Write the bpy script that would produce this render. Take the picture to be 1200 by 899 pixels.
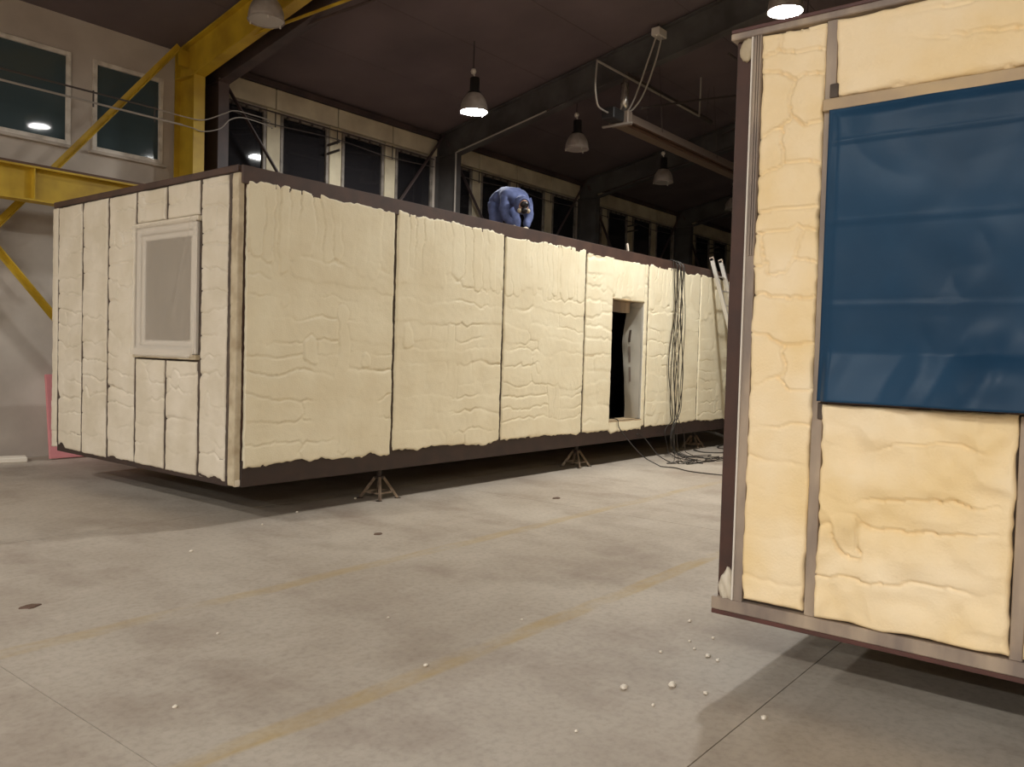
import bpy, bmesh, math, random
import numpy as np
from mathutils import Vector, Matrix

for o in list(bpy.data.objects):
    bpy.data.objects.remove(o)
sc = bpy.context.scene
COL = sc.collection
PI = math.pi

# ------------------------------------------------------------------ camera, world, exposure
YAW, PITCH, ROLL, FPX = 0.6715, -0.03452, 0.02821, 971.66
CAM = Vector((-4.4271, -6.7810, 1.6665))
fw = Vector((math.cos(YAW)*math.cos(PITCH), math.sin(YAW)*math.cos(PITCH), math.sin(PITCH)))
rt = Vector((math.sin(YAW), -math.cos(YAW), 0))
up = rt.cross(fw)
r2 = rt*math.cos(ROLL) + up*math.sin(ROLL)
u2 = -rt*math.sin(ROLL) + up*math.cos(ROLL)
cd = bpy.data.cameras.new('camera')
cam = bpy.data.objects.new('camera', cd)
COL.objects.link(cam)
m = Matrix((r2, u2, -fw)).transposed().to_4x4()
m.translation = CAM
cam.matrix_world = m
cd.sensor_fit = 'HORIZONTAL'
cd.sensor_width = 36.0
cd.lens = FPX/1200*36
cd.clip_end = 200
sc.camera = cam

w = bpy.data.worlds.new('night'); sc.world = w
w.use_nodes = True
w.node_tree.nodes['Background'].inputs[0].default_value = (0.40, 0.42, 0.46, 1)
w.node_tree.nodes['Background'].inputs[1].default_value = 0.008
sc.view_settings.view_transform = 'Standard'
sc.view_settings.look = 'None'
sc.view_settings.gamma = 1
sc.view_settings.use_curve_mapping = False
sc.view_settings.exposure = 0.25
LAMP_POWER = 720.0
LAMP_COL = (1.0, 0.995, 0.96, 1)
# lit high bay lamps hanging in the hall (the builder puts them in): x, y, z of the rim
LIT = [(6.48, 2.9, 5.87, .6), (6.9, -2.4, 6.5, .92), (3.65, -1.5, 6.55, .12), (-7.0, 2.9, 6.0, .85),  # last of these is unseen, added as fill for the left wall and floor
       (-11, -3, 6.5, 1.2), (-11, -9, 6.5, 1.2), (-11, -15, 6.5, 1.2), (-16, -3, 6.5, 1.2), (-16, -9, 6.5, 1.2), (-16, -15, 6.5, 1.2)]     # x, y, z of the rim, relative output
UNLIT = [(9.66, 2.9, 5.89), (13.32, 2.9, 5.87), (2.25, 2.9, 6.04), (17.4, 2.9, 5.87)]

# ------------------------------------------------------------------ helpers
def srgb(r, g, b):
    f = lambda c: ((c/255+0.055)/1.055)**2.4 if c/255 > 0.04045 else c/255/12.92
    return (f(r), f(g), f(b), 1)

def nz(x, y, seed=0, f=1.0):
    """smooth lattice noise in -1..1"""
    x = np.asarray(x, float)*f + seed*17.31; y = np.asarray(y, float)*f + seed*9.77
    x, y = np.broadcast_arrays(x, y)
    xi = np.floor(x).astype(np.int64); yi = np.floor(y).astype(np.int64)
    fx = x-xi; fy = y-yi
    fx = fx*fx*(3-2*fx); fy = fy*fy*(3-2*fy)
    def h(a, b):
        n = (a*374761393 + b*668265263 + seed*1442695041) & 0xffffffff
        n = ((n ^ (n >> 13))*1274126177) & 0xffffffff
        n = n ^ (n >> 16)
        return (n & 0xffff)/32767.5-1
    return (h(xi, yi)*(1-fx)+h(xi+1, yi)*fx)*(1-fy)+(h(xi, yi+1)*(1-fx)+h(xi+1, yi+1)*fx)*fy

class MB:
    def __init__(s): s.v = []; s.f = []
    def add(s, vs, fs):
        n = len(s.v); s.v += [tuple(a) for a in vs]; s.f += [tuple(i+n for i in f) for f in fs]; return s
    def box(s, x0, x1, y0, y1, z0, z1, c=0.0):
        x0, x1 = sorted((x0, x1)); y0, y1 = sorted((y0, y1)); z0, z1 = sorted((z0, z1))
        return s.obox(Vector(((x0+x1)/2, (y0+y1)/2, (z0+z1)/2)), Vector((1, 0, 0)), Vector((0, 1, 0)), Vector((0, 0, 1)), x1-x0, y1-y0, z1-z0, c)
    def obox(s, ctr, ax, ay, az, lx, ly, lz, c=0.0):
        hx, hy, hz = lx/2, ly/2, lz/2
        if c <= 0:
            vs = [ctr+ax*(a*hx)+ay*(b*hy)+az*(d*hz) for a in (-1, 1) for b in (-1, 1) for d in (-1, 1)]
            return s.add(vs, [(0, 1, 3, 2), (4, 6, 7, 5), (0, 4, 5, 1), (2, 3, 7, 6), (0, 2, 6, 4), (1, 5, 7, 3)])
        c = min(c, hx*.9, hy*.9, hz*.9)
        bm = bmesh.new()
        pts = []
        for a in (-1, 1):
            for b in (-1, 1):
                for d in (-1, 1):
                    pts += [(a*(hx-c), b*(hy-c), d*hz), (a*(hx-c), b*hy, d*(hz-c)), (a*hx, b*(hy-c), d*(hz-c))]
        for p in pts: bm.verts.new(p)
        r = bmesh.ops.convex_hull(bm, input=bm.verts[:])
        bmesh.ops.dissolve_limit(bm, angle_limit=0.01, verts=bm.verts[:], edges=bm.edges[:])
        bm.verts.index_update()
        vs = [ctr+ax*v.co.x+ay*v.co.y+az*v.co.z for v in bm.verts]
        fs = [[v.index for v in f.verts] for f in bm.faces]
        bm.free()
        return s.add(vs, fs)
    def bar(s, a, b, wd, ht, upv=(0, 0, 1), c=0.0):
        a = Vector(a); b = Vector(b); d = b-a; L = d.length; d.normalize()
        u = Vector(upv); side = d.cross(u)
        if side.length < 1e-4: side = d.cross(Vector((1, 0, 0)))
        side.normalize(); u = side.cross(d).normalized()
        return s.obox((a+b)/2, d, side, u, L, wd, ht, c)
    def tube(s, pts, r, n=8, cap=True):
        pts = [Vector(p) for p in pts]
        rr = r if hasattr(r, '__len__') else [r]*len(pts)
        rings = []; prev = None
        for i, p in enumerate(pts):
            t = (pts[min(i+1, len(pts)-1)]-pts[max(i-1, 0)]).normalized()
            if prev is None:
                a = t.cross(Vector((0, 0, 1)))
                if a.length < 1e-3: a = t.cross(Vector((1, 0, 0)))
            else:
                a = prev - t*prev.dot(t)
            a.normalize(); b = t.cross(a); prev = a
            rings.append([p+(a*math.cos(2*PI*k/n)+b*math.sin(2*PI*k/n))*rr[i] for k in range(n)])
        vs = [v for R in rings for v in R]; fs = []
        for i in range(len(pts)-1):
            for k in range(n):
                fs.append((i*n+k, i*n+(k+1) % n, (i+1)*n+(k+1) % n, (i+1)*n+k))
        if cap:
            fs.append(tuple(range(n-1, -1, -1))); fs.append(tuple((len(pts)-1)*n+k for k in range(n)))
        return s.add(vs, fs)
    def lathe(s, prof, ctr, n=32, close=False):
        cx, cy, cz = ctr; vs = []; fs = []
        for (r, z) in prof:
            vs += [(cx+r*math.cos(2*PI*k/n), cy+r*math.sin(2*PI*k/n), cz+z) for k in range(n)]
        m_ = len(prof)
        for i in range(m_-1):
            for k in range(n):
                fs.append((i*n+k, i*n+(k+1) % n, (i+1)*n+(k+1) % n, (i+1)*n+k))
        if close:
            fs.append(tuple(range(n-1, -1, -1))); fs.append(tuple((m_-1)*n+k for k in range(n)))
        return s.add(vs, fs)
    def build(s, name, mat, parent=None, smooth=False):
        me = bpy.data.meshes.new(name)
        off = base_of(parent)
        me.from_pydata([(v[0]-off[0], v[1]-off[1], v[2]-off[2]) for v in s.v], [], s.f)
        bm = bmesh.new(); bm.from_mesh(me); bmesh.ops.recalc_face_normals(bm, faces=bm.faces[:]); bm.to_mesh(me); bm.free()
        me.materials.append(mat)
        if smooth:
            me.polygons.foreach_set('use_smooth', [True]*len(me.polygons))
        o = bpy.data.objects.new(name, me); COL.objects.link(o)
        if parent: o.parent = parent
        return o

def base_of(o):
    x = y = z = 0.0
    while o is not None:
        x += o.location.x; y += o.location.y; z += o.location.z; o = o.parent
    return (x, y, z)

def empty(name, loc, label, cat, group=None):
    o = bpy.data.objects.new(name, None); o.empty_display_size = .2
    COL.objects.link(o); o.location = loc
    return tag(o, label, cat, group)
def tag(o, label, cat, group=None):
    o['label'] = label; o['category'] = cat
    if group: o['group'] = group
    return o
def struct(o):
    o['kind'] = 'structure'; return o

# ------------------------------------------------------------------ materials
def mat(name, col, rough=.6, metal=0.0, col2=None, scale=3.0, detail=5.0, bump=0.0, bscale=40.0, lo=.35, hi=.65, stretch=(1, 1, 1), spec=None):
    M = bpy.data.materials.new(name); M.use_nodes = True
    nt = M.node_tree; N = nt.nodes; L = nt.links
    B = N['Principled BSDF']
    B.inputs['Roughness'].default_value = rough; B.inputs['Metallic'].default_value = metal
    B.inputs['Base Color'].default_value = col
    if spec is not None: B.inputs['Specular IOR Level'].default_value = spec
    geo = N.new('ShaderNodeNewGeometry')
    mp = N.new('ShaderNodeMapping'); mp.inputs['Scale'].default_value = stretch
    L.new(geo.outputs['Position'], mp.inputs['Vector'])
    if col2:
        t = N.new('ShaderNodeTexNoise'); t.inputs['Scale'].default_value = scale; t.inputs['Detail'].default_value = detail
        L.new(mp.outputs[0], t.inputs['Vector'])
        r = N.new('ShaderNodeValToRGB'); r.color_ramp.elements[0].position = lo; r.color_ramp.elements[1].position = hi
        r.color_ramp.elements[0].color = col; r.color_ramp.elements[1].color = col2
        L.new(t.outputs['Fac'], r.inputs[0]); L.new(r.outputs[0], B.inputs['Base Color'])
    if bump:
        t = N.new('ShaderNodeTexNoise'); t.inputs['Scale'].default_value = bscale; t.inputs['Detail'].default_value = 4
        L.new(mp.outputs[0], t.inputs['Vector'])
        b = N.new('ShaderNodeBump'); b.inputs['Strength'].default_value = bump; b.inputs['Distance'].default_value = .01
        L.new(t.outputs['Fac'], b.inputs['Height']); L.new(b.outputs[0], B.inputs['Normal'])
    return M

M = {}
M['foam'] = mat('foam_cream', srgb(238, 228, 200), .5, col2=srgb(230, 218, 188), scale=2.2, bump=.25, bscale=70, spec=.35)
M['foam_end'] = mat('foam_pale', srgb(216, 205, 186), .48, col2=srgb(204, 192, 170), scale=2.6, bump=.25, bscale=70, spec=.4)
M['foam_warm'] = mat('foam_warm', srgb(248, 227, 190), .55, col2=srgb(240, 212, 160), scale=2.4, bump=.25, bscale=80, spec=.3)
M['primer'] = mat('brown_primer', srgb(80, 59, 50), .55, col2=srgb(66, 49, 43), scale=5, bump=.05, bscale=90)
M['primer_dark'] = mat('brown_primer_dark', srgb(58, 42, 36), .55, col2=srgb(48, 36, 32), scale=5, bump=.05, bscale=90)
M['primer_post'] = mat('brown_post', srgb(72, 44, 33), .6, col2=srgb(60, 38, 30), scale=5, bump=.05, bscale=90)
M['primer_red'] = mat('red_primer', srgb(92, 54, 48), .5, col2=srgb(76, 48, 42), scale=5)
M['seam'] = mat('stud_steel', srgb(86, 72, 60), .6, col2=srgb(62, 50, 42), scale=9)
M['galv'] = mat('galvanised', srgb(132, 118, 108), .5, .1, col2=srgb(190, 170, 146), scale=5, detail=7, lo=.42, hi=.78, stretch=(1, 1, .3))
M['overspray'] = mat('oversprayed_post', srgb(198, 184, 156), .6, col2=srgb(166, 148, 120), scale=5)
M['beige'] = mat('beige_board', srgb(196, 170, 130), .6, col2=srgb(170, 148, 122), scale=3)
M['innerdark'] = mat('dark_lining', srgb(58, 48, 42), .9, col2=srgb(48, 40, 36))
M['whiteboard'] = mat('white_lining', srgb(214, 210, 200), .55, col2=srgb(190, 186, 176), scale=2)
M['pvc'] = mat('white_frame', srgb(222, 214, 202), .35)
M['yellow'] = mat('yellow_paint', srgb(206, 172, 48), .5, col2=srgb(176, 142, 36), scale=2.2)
M['darkframe'] = mat('dark_paint', srgb(86, 70, 66), .6, col2=srgb(66, 56, 56), scale=2.0)
M['greyframe'] = mat('grey_paint', srgb(90, 88, 86), .6, col2=srgb(70, 66, 64), scale=2.0)
M['wall'] = mat('concrete_wall', srgb(206, 196, 184), .85, col2=srgb(172, 160, 148), scale=1.1, detail=8, lo=.3, hi=.75, bump=.15, bscale=18)
M['header'] = mat('header_panel', srgb(214, 204, 176), .8, col2=srgb(188, 176, 150), scale=2, detail=7)
M['ceil'] = mat('roof_sheet', srgb(114, 100, 101), .85, col2=srgb(94, 83, 84), scale=.7, detail=6, lo=.3, hi=.7)
M['winframe'] = mat('window_paint', srgb(224, 216, 204), .5, col2=srgb(180, 168, 154), scale=6, lo=.45, hi=.75)
M['winframe_dark'] = mat('window_paint_old', srgb(150, 142, 132), .6, col2=srgb(106, 98, 90), scale=6)
M['lampshade'] = mat('lamp_shade', srgb(168, 158, 150), .4, col2=srgb(140, 130, 122), scale=6)
M['lampblack'] = mat('lamp_ballast', srgb(42, 40, 40), .5)
M['lampglass'] = mat('lamp_glass', srgb(190, 182, 172), .3)
M['ball'] = mat('lamp_hook', srgb(214, 206, 196), .4)
M['cable'] = mat('black_rubber', srgb(44, 38, 32), .5)
M['pipe'] = mat('grey_pipe', srgb(176, 168, 158), .4, .3)
M['pipe_dark'] = mat('dark_pipe', srgb(78, 70, 66), .6)
M['alu'] = mat('aluminium', srgb(206, 200, 190), .35, .5)
M['jack'] = mat('jack_steel', srgb(150, 132, 112), .5, .2, col2=srgb(96, 78, 64), scale=14)
M['jackdark'] = mat('jack_dark', srgb(58, 46, 40), .6)
M['pink'] = mat('pink_board', srgb(214, 138, 140), .7, col2=srgb(204, 128, 130))
M['slabwhite'] = mat('white_offcut', srgb(226, 216, 200), .7)
M['suit'] = mat('blue_coverall', srgb(100, 112, 156), .85, col2=srgb(72, 82, 118), scale=9, bump=.4, bscale=22)
M['suithighlight'] = mat('back_highlight', srgb(226, 226, 236), .5)  # white standing in for the highlight on the worker's back, unused
M['mask'] = mat('black_mask', srgb(24, 22, 26), .3)
M['glove'] = mat('beige_glove', srgb(196, 184, 160), .7)
M['boot'] = mat('dark_boot', srgb(52, 46, 44), .7)
M['spot'] = mat('dark_grime', srgb(70, 58, 48), .8)
M['crack'] = mat('rust_iron', srgb(98, 74, 60), .7)
M['steel'] = mat('shiny_steel', srgb(190, 184, 176), .25, .8)
M['reflector'] = mat('heater_sheet', srgb(150, 132, 118), .45, .4)
M['hair'] = mat('skin', srgb(190, 150, 128), .6)

def emis(name, col, s):
    Mx = bpy.data.materials.new(name); Mx.use_nodes = True; nt = Mx.node_tree
    nt.nodes.remove(nt.nodes['Principled BSDF'])
    e = nt.nodes.new('ShaderNodeEmission'); e.inputs[0].default_value = col; e.inputs[1].default_value = s
    nt.links.new(e.outputs[0], nt.nodes['Material Output'].inputs[0]); return Mx
def lamp_on(k):
    n = 'lit_lamp_glass_%d' % int(k*100)
    if n not in M: M[n] = emis(n, LAMP_COL, LAMP_POWER*k)
    return M[n]

def glassy(name, tint, rough=.05):
    Mx = bpy.data.materials.new(name); Mx.use_nodes = True
    B = Mx.node_tree.nodes['Principled BSDF']
    B.inputs['Base Color'].default_value = tint; B.inputs['Roughness'].default_value = rough
    B.inputs['Specular IOR Level'].default_value = .6; B.inputs['IOR'].default_value = 1.5
    return Mx
def pane_mat(name, tint, mixf):
    """window glass: partly see-through, partly a dark mirror"""
    Mx = bpy.data.materials.new(name); Mx.use_nodes = True; nt = Mx.node_tree
    B = nt.nodes['Principled BSDF']; B.inputs['Base Color'].default_value = tint; B.inputs['Roughness'].default_value = .04
    tr = nt.nodes.new('ShaderNodeBsdfTransparent'); tr.inputs[0].default_value = (.9, .93, .95, 1)
    mx = nt.nodes.new('ShaderNodeMixShader'); mx.inputs[0].default_value = mixf
    nt.links.new(tr.outputs[0], mx.inputs[1]); nt.links.new(B.outputs[0], mx.inputs[2])
    nt.links.new(mx.outputs[0], nt.nodes['Material Output'].inputs[0]); return Mx
M['pane'] = pane_mat('night_glass', srgb(44, 42, 44), .75)
M['pane_teal'] = pane_mat('night_glass_teal', srgb(74, 88, 92), .9)
M['modpane'] = glassy('module_glass', srgb(100, 86, 76), .18)

def film_mat(name, col, alpha, rough):
    Mx = bpy.data.materials.new(name); Mx.use_nodes = True; nt = Mx.node_tree
    B = nt.nodes['Principled BSDF']; B.inputs['Base Color'].default_value = col; B.inputs['Roughness'].default_value = rough
    tr = nt.nodes.new('ShaderNodeBsdfTransparent')
    mx = nt.nodes.new('ShaderNodeMixShader'); mx.inputs[0].default_value = alpha
    nt.links.new(tr.outputs[0], mx.inputs[1]); nt.links.new(B.outputs[0], mx.inputs[2])
    nt.links.new(mx.outputs[0], nt.nodes['Material Output'].inputs[0]); return Mx
M['film'] = film_mat('clear_film', srgb(216, 206, 190), .40, .3)
M['filmwhite'] = film_mat('milky_film', srgb(184, 178, 164), .94, .4)
M['tarp'] = mat('blue_film', srgb(38, 70, 98), .34, col2=srgb(31, 59, 84), scale=1.4, bump=.12, bscale=9, spec=.13)

def floor_mat():
    Mx = bpy.data.materials.new('concrete_floor'); Mx.use_nodes = True
    nt = Mx.node_tree; N = nt.nodes; L = nt.links; B = N['Principled BSDF']
    geo = N.new('ShaderNodeNewGeometry')
    def noise(scale, detail, st=(1, 1, 1)):
        mp = N.new('ShaderNodeMapping'); mp.inputs['Scale'].default_value = st
        L.new(geo.outputs['Position'], mp.inputs['Vector'])
        t = N.new('ShaderNodeTexNoise'); t.inputs['Scale'].default_value = scale; t.inputs['Detail'].default_value = detail
        t.inputs['Roughness'].default_value = .6
        L.new(mp.outputs[0], t.inputs['Vector']); return t.outputs['Fac']
    def ramp(f, a, b, ca, cb):
        r = N.new('ShaderNodeValToRGB'); e = r.color_ramp.elements
        e[0].position = a; e[1].position = b; e[0].color = ca; e[1].color = cb
        L.new(f, r.inputs[0]); return r.outputs[0]
    def mix(f, a, b):
        x = N.new('ShaderNodeMix'); x.data_type = 'RGBA'
        if isinstance(f, float): x.inputs[0].default_value = f
        else: L.new(f, x.inputs[0])
        for i, v in ((6, a), (7, b)):
            if isinstance(v, tuple): x.inputs[i].default_value = v
            else: L.new(v, x.inputs[i])
        return x.outputs[2]
    def math_(op, a, b=None, c=None):
        x = N.new('ShaderNodeMath'); x.operation = op
        for i, v in enumerate((a, b, c)):
            if v is None: continue
            if isinstance(v, (int, float)): x.inputs[i].default_value = v
            else: L.new(v, x.inputs[i])
        return x.outputs[0]
    K, W = (0, 0, 0, 1), (1, 1, 1, 1)
    base = ramp(noise(.55, 8), .32, .68, srgb(164, 151, 136), srgb(190, 180, 166))
    base = mix(math_('MULTIPLY', ramp(noise(1.3, 9, (1, .6, 1)), .48, .70, K, W), .6), base, srgb(134, 117, 103))
    base = mix(math_('MULTIPLY', ramp(noise(5.0, 8, (.35, 1, 1)), .52, .75, K, W), .35), base, srgb(196, 184, 170))
    base = mix(math_('MULTIPLY', ramp(noise(24.0, 6), .45, .7, K, W), .24), base, srgb(104, 92, 80))
    sep = N.new('ShaderNodeSeparateXYZ'); L.new(geo.outputs['Position'], sep.inputs[0])
    wob = math_('MULTIPLY', math_('SUBTRACT', noise(1.2, 2), .5), .10)
    yy = math_('ADD', sep.outputs[1], wob)
    wear = ramp(noise(3.0, 8, (.5, 1.4, 1)), .34, .62, K, W)
    for y0, amt in ((-1.97, .40), (-3.80, .62), (-7.6, .5)):
        d = math_('ABSOLUTE', math_('SUBTRACT', yy, y0))
        r = N.new('ShaderNodeMapRange'); r.inputs[1].default_value = .085; r.inputs[2].default_value = .05; r.inputs[3].default_value = 0; r.inputs[4].default_value = 1
        L.new(d, r.inputs[0])
        base = mix(math_('MULTIPLY', math_('MULTIPLY', r.outputs[0], wear), amt), base, srgb(172, 144, 84))
    L.new(base, B.inputs['Base Color'])
    B.inputs['Roughness'].default_value = .62; B.inputs['Specular IOR Level'].default_value = .35
    b = N.new('ShaderNodeBump'); b.inputs['Strength'].default_value = .12; b.inputs['Distance'].default_value = .01
    L.new(noise(30, 6), b.inputs['Height']); L.new(b.outputs[0], B.inputs['Normal'])
    return Mx
M['floor'] = floor_mat()

# ------------------------------------------------------------------ the hall
XA, XB, YW, YE = -21.0, 36.0, 6.02, -18.0       # hall extents, window wall at YW
YR = -6.0                                      # ridge line
def zc(y):                                     # ceiling height
    return 6.42+.21*(min(YW, y if y > YR else 2*YR-y) and (YW-(y if y > YR else 2*YR-y)))
fl = MB().box(XA-.3, XB+.3, YE-.3, YW+.3, -.30, -.02).build('floor', M['spot']); struct(fl)
xs = [XA, -14.65, -8.70, -2.75, 3.20, 9.15, 15.1, 21.05, 27.0, XB]
ys = [YE, -11.25, -5.30, .65, YW]
for i in range(len(xs)-1):
    for j in range(len(ys)-1):
        MB().box(xs[i]+.003, xs[i+1]-.003, ys[j]+.003, ys[j+1]-.003, -.03, 0).build('slab', M['floor'], fl)

# window wall with real openings
WZ0, WZ1, WW = 4.55, 5.90, 1.10
COLX = [3.22, 8.85, 14.4, 19.95, 25.5, 31.05]
win_l = [.54-1.415*k for k in range(-1, 3)]                    # yellow bay: 1.955, .54, -.875, -2.29
win_l += [-3.9-1.415*k for k in range(4)]
win_r = []
for b in range(5):
    win_r += [b*5.55+c for c in (3.88, 5.28, 6.70, 8.12)]
wins = sorted(win_l+win_r)
wl = MB()
wl.box(XA, XB, YW, YW+.3, 0, WZ0); wl.box(XA, XB, YW, YW+.3, WZ1, zc(YW)+.15)
e0 = XA
for c in wins:
    wl.box(e0, c-WW/2, YW, YW+.3, WZ0, WZ1); e0 = c+WW/2
wl.box(e0, XB, YW, YW+.3, WZ0, WZ1)
wall = struct(wl.build('wall_left', M['wall']))
# header panels above the windows in the dark bays, pier strips between
for b in range(5):
    x0 = COLX[b]+.12; 
    ed = [x0, b*5.55+4.58, b*5.55+5.99, b*5.55+7.41, COLX[b+1]-.12]
    for k in range(4):
        MB().box(ed[k]+.012, ed[k+1]-.012, YW-.10, YW+.01, 5.93, 6.28, .008).build('panel', M['header'], wall)
        if k: MB().box(ed[k]-.14, ed[k]+.14, YW-.03, YW+.01, WZ0-.2, 5.93, .004).build('pier', M['header'], wall)
for n, c in enumerate(wins):
    old = c > 3.3
    fm = M['winframe_dark'] if old else M['winframe']
    f = MB(); t = .065
    ya, yb = YW-.03, YW+.06
    f.box(c-WW/2, c-WW/2+t, ya, yb, WZ0, WZ1, .006); f.box(c+WW/2-t, c+WW/2, ya, yb, WZ0, WZ1, .006)
    f.box(c-WW/2+t, c+WW/2-t, ya, yb, WZ0, WZ0+t, .006); f.box(c-WW/2+t, c+WW/2-t, ya, yb, WZ1-t, WZ1, .006)
    root = struct(f.build('window_%d' % (n+1), fm))
    MB().box(c-WW/2+t, c+WW/2-t, YW+.012, YW+.022, WZ0+t, WZ1-t).build('pane', M['pane'] if old else M['pane_teal'], root)
    sm = MB().box(c-WW/2-.05, c+WW/2+.05, YW-.07, YW+.02, WZ0-.045, WZ0-.001, .005).build('sill', M['wall'], root)
    if old:
        for k in range(4):
            xx = c-WW/2+.14+k*(WW-.28)/3
            MB().box(xx-.02, xx+.02, YW-.05, YW-.02, WZ1-t-.02, WZ1-.01).build('clip', M['pipe_dark'], root)
# other walls
struct(MB().box(XA, XB, YE-.3, YE, 0, zc(YE)+.2).build('wall_right', M['wall']))
def gable(name, x0, x1):
    g = MB(); pr = [(YE, 0), (YW, 0), (YW, zc(YW)+.1), (YR, zc(YR)+.1), (YE, zc(YE)+.1)]
    vs = [(x0, y, z) for y, z in pr]+[(x1, y, z) for y, z in pr]
    g.add(vs, [(0, 1, 2, 3, 4), (9, 8, 7, 6, 5)]+[(i, (i+1) % 5, (i+1) % 5+5, i+5) for i in range(5)])
    return struct(g.build(name, M['wall']))
gable('wall_far', XB, XB+.3); gable('wall_rear', XA-.3, XA)
cg = MB()
def slab_quad(g, y0, z0, y1, z1, x0, x1, th=.15):
    g.add([(x0, y0, z0), (x1, y0, z0), (x1, y1, z1), (x0, y1, z1), (x0, y0, z0+th), (x1, y0, z0+th), (x1, y1, z1+th), (x0, y1, z1+th)],
          [(0, 1, 2, 3), (7, 6, 5, 4), (0, 4, 5, 1), (1, 5, 6, 2), (2, 6, 7, 3), (3, 7, 4, 0)])
slab_quad(cg, YW+.3, zc(YW)-.063+.03, YR, zc(YR)+.03, XA, XB); slab_quad(cg, YE-.3, zc(YE)-.063+.03, YR, zc(YR)+.03, XA, XB)
ceil = struct(cg.build('ceiling', M['ceil']))
# roof sheets: ribbed strips between purlin lines, each its own piece
ny = 8
for side in (0, 1):
    for k in range(ny):
        a = YW+(YR-YW)*k/ny; b = YW+(YR-YW)*(k+1)/ny
        for (x0, x1) in ((XA, -2.76), (-2.76, 2.78), (3.22, 8.85), (8.85, 14.4), (14.4, 19.95), (19.95, 25.5), (25.5, XB)):
            if side and x0 < -3: continue
            ya, yb = (a-.004, b+.004) if not side else (2*YR-a+.004, 2*YR-b-.004)
            g = MB(); slab_quad(g, ya, zc(ya)-.005, yb, zc(yb)-.005, x0+.02, x1-.02, .05)
            g.build('roof_panel', M['ceil'], ceil)
# eaves trim under the roof
struct(MB().box(3.3, XB, YW-.14, YW, 6.29, 6.40, .006).build('trim_1', M['darkframe']))

# portal frames
def frame(x, key, label, tie=None, haunch=False):
    root = empty('portal_frame', (x, 5.7, 0), label, 'steel frame', 'steel portal frames of the hall')
    mt = M[key]; wd = .19
    for s in (0, 1):
        fy = (lambda y: y) if not s else (lambda y: 2*YR-y)
        c = MB(); ztop = zc(5.75)-.05
        yi, yo = 5.42, YW-.02
        c.box(x-wd/2, x+wd/2, fy(yi), fy(yi+.02), 0, 6.0); c.box(x-wd/2, x+wd/2, fy(yo-.02), fy(yo), 0, zc(yo)-.03)
        c.box(x-.008, x+.008, fy(yi+.02), fy(yo-.02), 0, ztop)
        c.build('column', mt, root)
        r = MB(); n = Vector((0, .21 if not s else -.21, 1)).normalized()
        def P(y, d): return Vector((x, fy(y), zc(y)-d))
        dep = .60
        a0, a1 = YW-.05, YR
        yl = 5.42
        r.add([P(a0, .03)+Vector((dx, 0, 0)) for dx in (-.006, .006)]+[P(a1, .03)+Vector((dx, 0, 0)) for dx in (-.006, .006)] +
              [P(a1, dep)+Vector((dx, 0, 0)) for dx in (-.006, .006)]+[P(a0, dep-.1)+Vector((dx, 0, 0)) for dx in (-.006, .006)],
              [(0, 2, 4, 6), (1, 7, 5, 3), (0, 1, 3, 2), (2, 3, 5, 4), (4, 5, 7, 6), (6, 7, 1, 0)])
        r.bar(P(a0, .045), P(a1, .045), wd, .025, n)
        r.bar(P(yl, dep), P(a1, dep), wd, .022, n)
        r.build('rafter', mt, root)
        MB().box(x-wd/2, x+wd/2, fy(5.44), fy(5.98), 5.93, 5.95).build('stiffener', mt, root)
        if not s:
            MB().box(x-wd/2, x+wd/2, 5.14, 5.425, 3.40, 3.537).build('crane_bracket', mt, root)
            if key == 'yellow':
                for q in (-1, 1): MB().box(x, x+q*.20, 5.714, 5.728, 6.10, 6.36).build('gusset', mt, root)
    if tie:
        yt = YW-(tie+.58-6.42)/.21
        MB().tube([(x, yt, tie), (x, 2*YR-yt, tie)], .022, 8).build('tie_rod', mt, root)
        for yy in (1.5, -6, -13.5):
            MB().tube([(x, yy, tie), (x, yy, zc(yy)-.58)], .008, 6).build('hanger', mt, root)
    return root
frame(-2.76, 'yellow', 'yellow steel portal frame one bay before the windowed bay beside crane beam')
frame(2.79, 'yellow', 'yellow painted steel portal frame behind the corner of the long foam module', tie=6.26)
frame(3.22, 'darkframe', 'dark brown steel portal frame standing tight beside the yellow one', tie=6.40)
frame(8.85, 'greyframe', 'dark grey portal frame with pale conduit under its rafter, near the bent worker')
for i, x in enumerate(COLX[2:]):
    frame(x, 'greyframe', ['dark portal frame two bays past the yellow frame', 'dark portal frame three bays past the yellow frame',
          'dark portal frame four bays past the yellow frame', 'dark portal frame five bays past the yellow frame'][i])

# crane runway beams (yellow part and dark part)
def crane(x0, x1, key, label):
    root = empty('crane_runway', ((x0+x1)/2, 5.27, 3.535), label, 'crane beam')
    b = MB(); b.box(x0, x1, 5.15, 5.39, 3.97, 3.995); b.box(x0, x1, 5.262, 5.278, 3.56, 3.97); b.box(x0, x1, 5.15, 5.39, 3.535, 3.56)
    b.build('beam', M[key], root)
    MB().box(x0, x1, 5.24, 5.30, 3.995, 4.045).build('rail', M['crack'], root)
    k = x0+.9
    while k < x1:
        MB().box(k-.006, k+.006, 5.16, 5.262, 3.56, 3.97).build('stiffener', M[key], root); k += 1.42
crane(-20.5, 3.0, 'yellow', 'yellow crane runway beam along the wall below the windows')
crane(3.02, 31.15, 'darkframe', 'dark crane runway beam hidden behind the long foam module')

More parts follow.
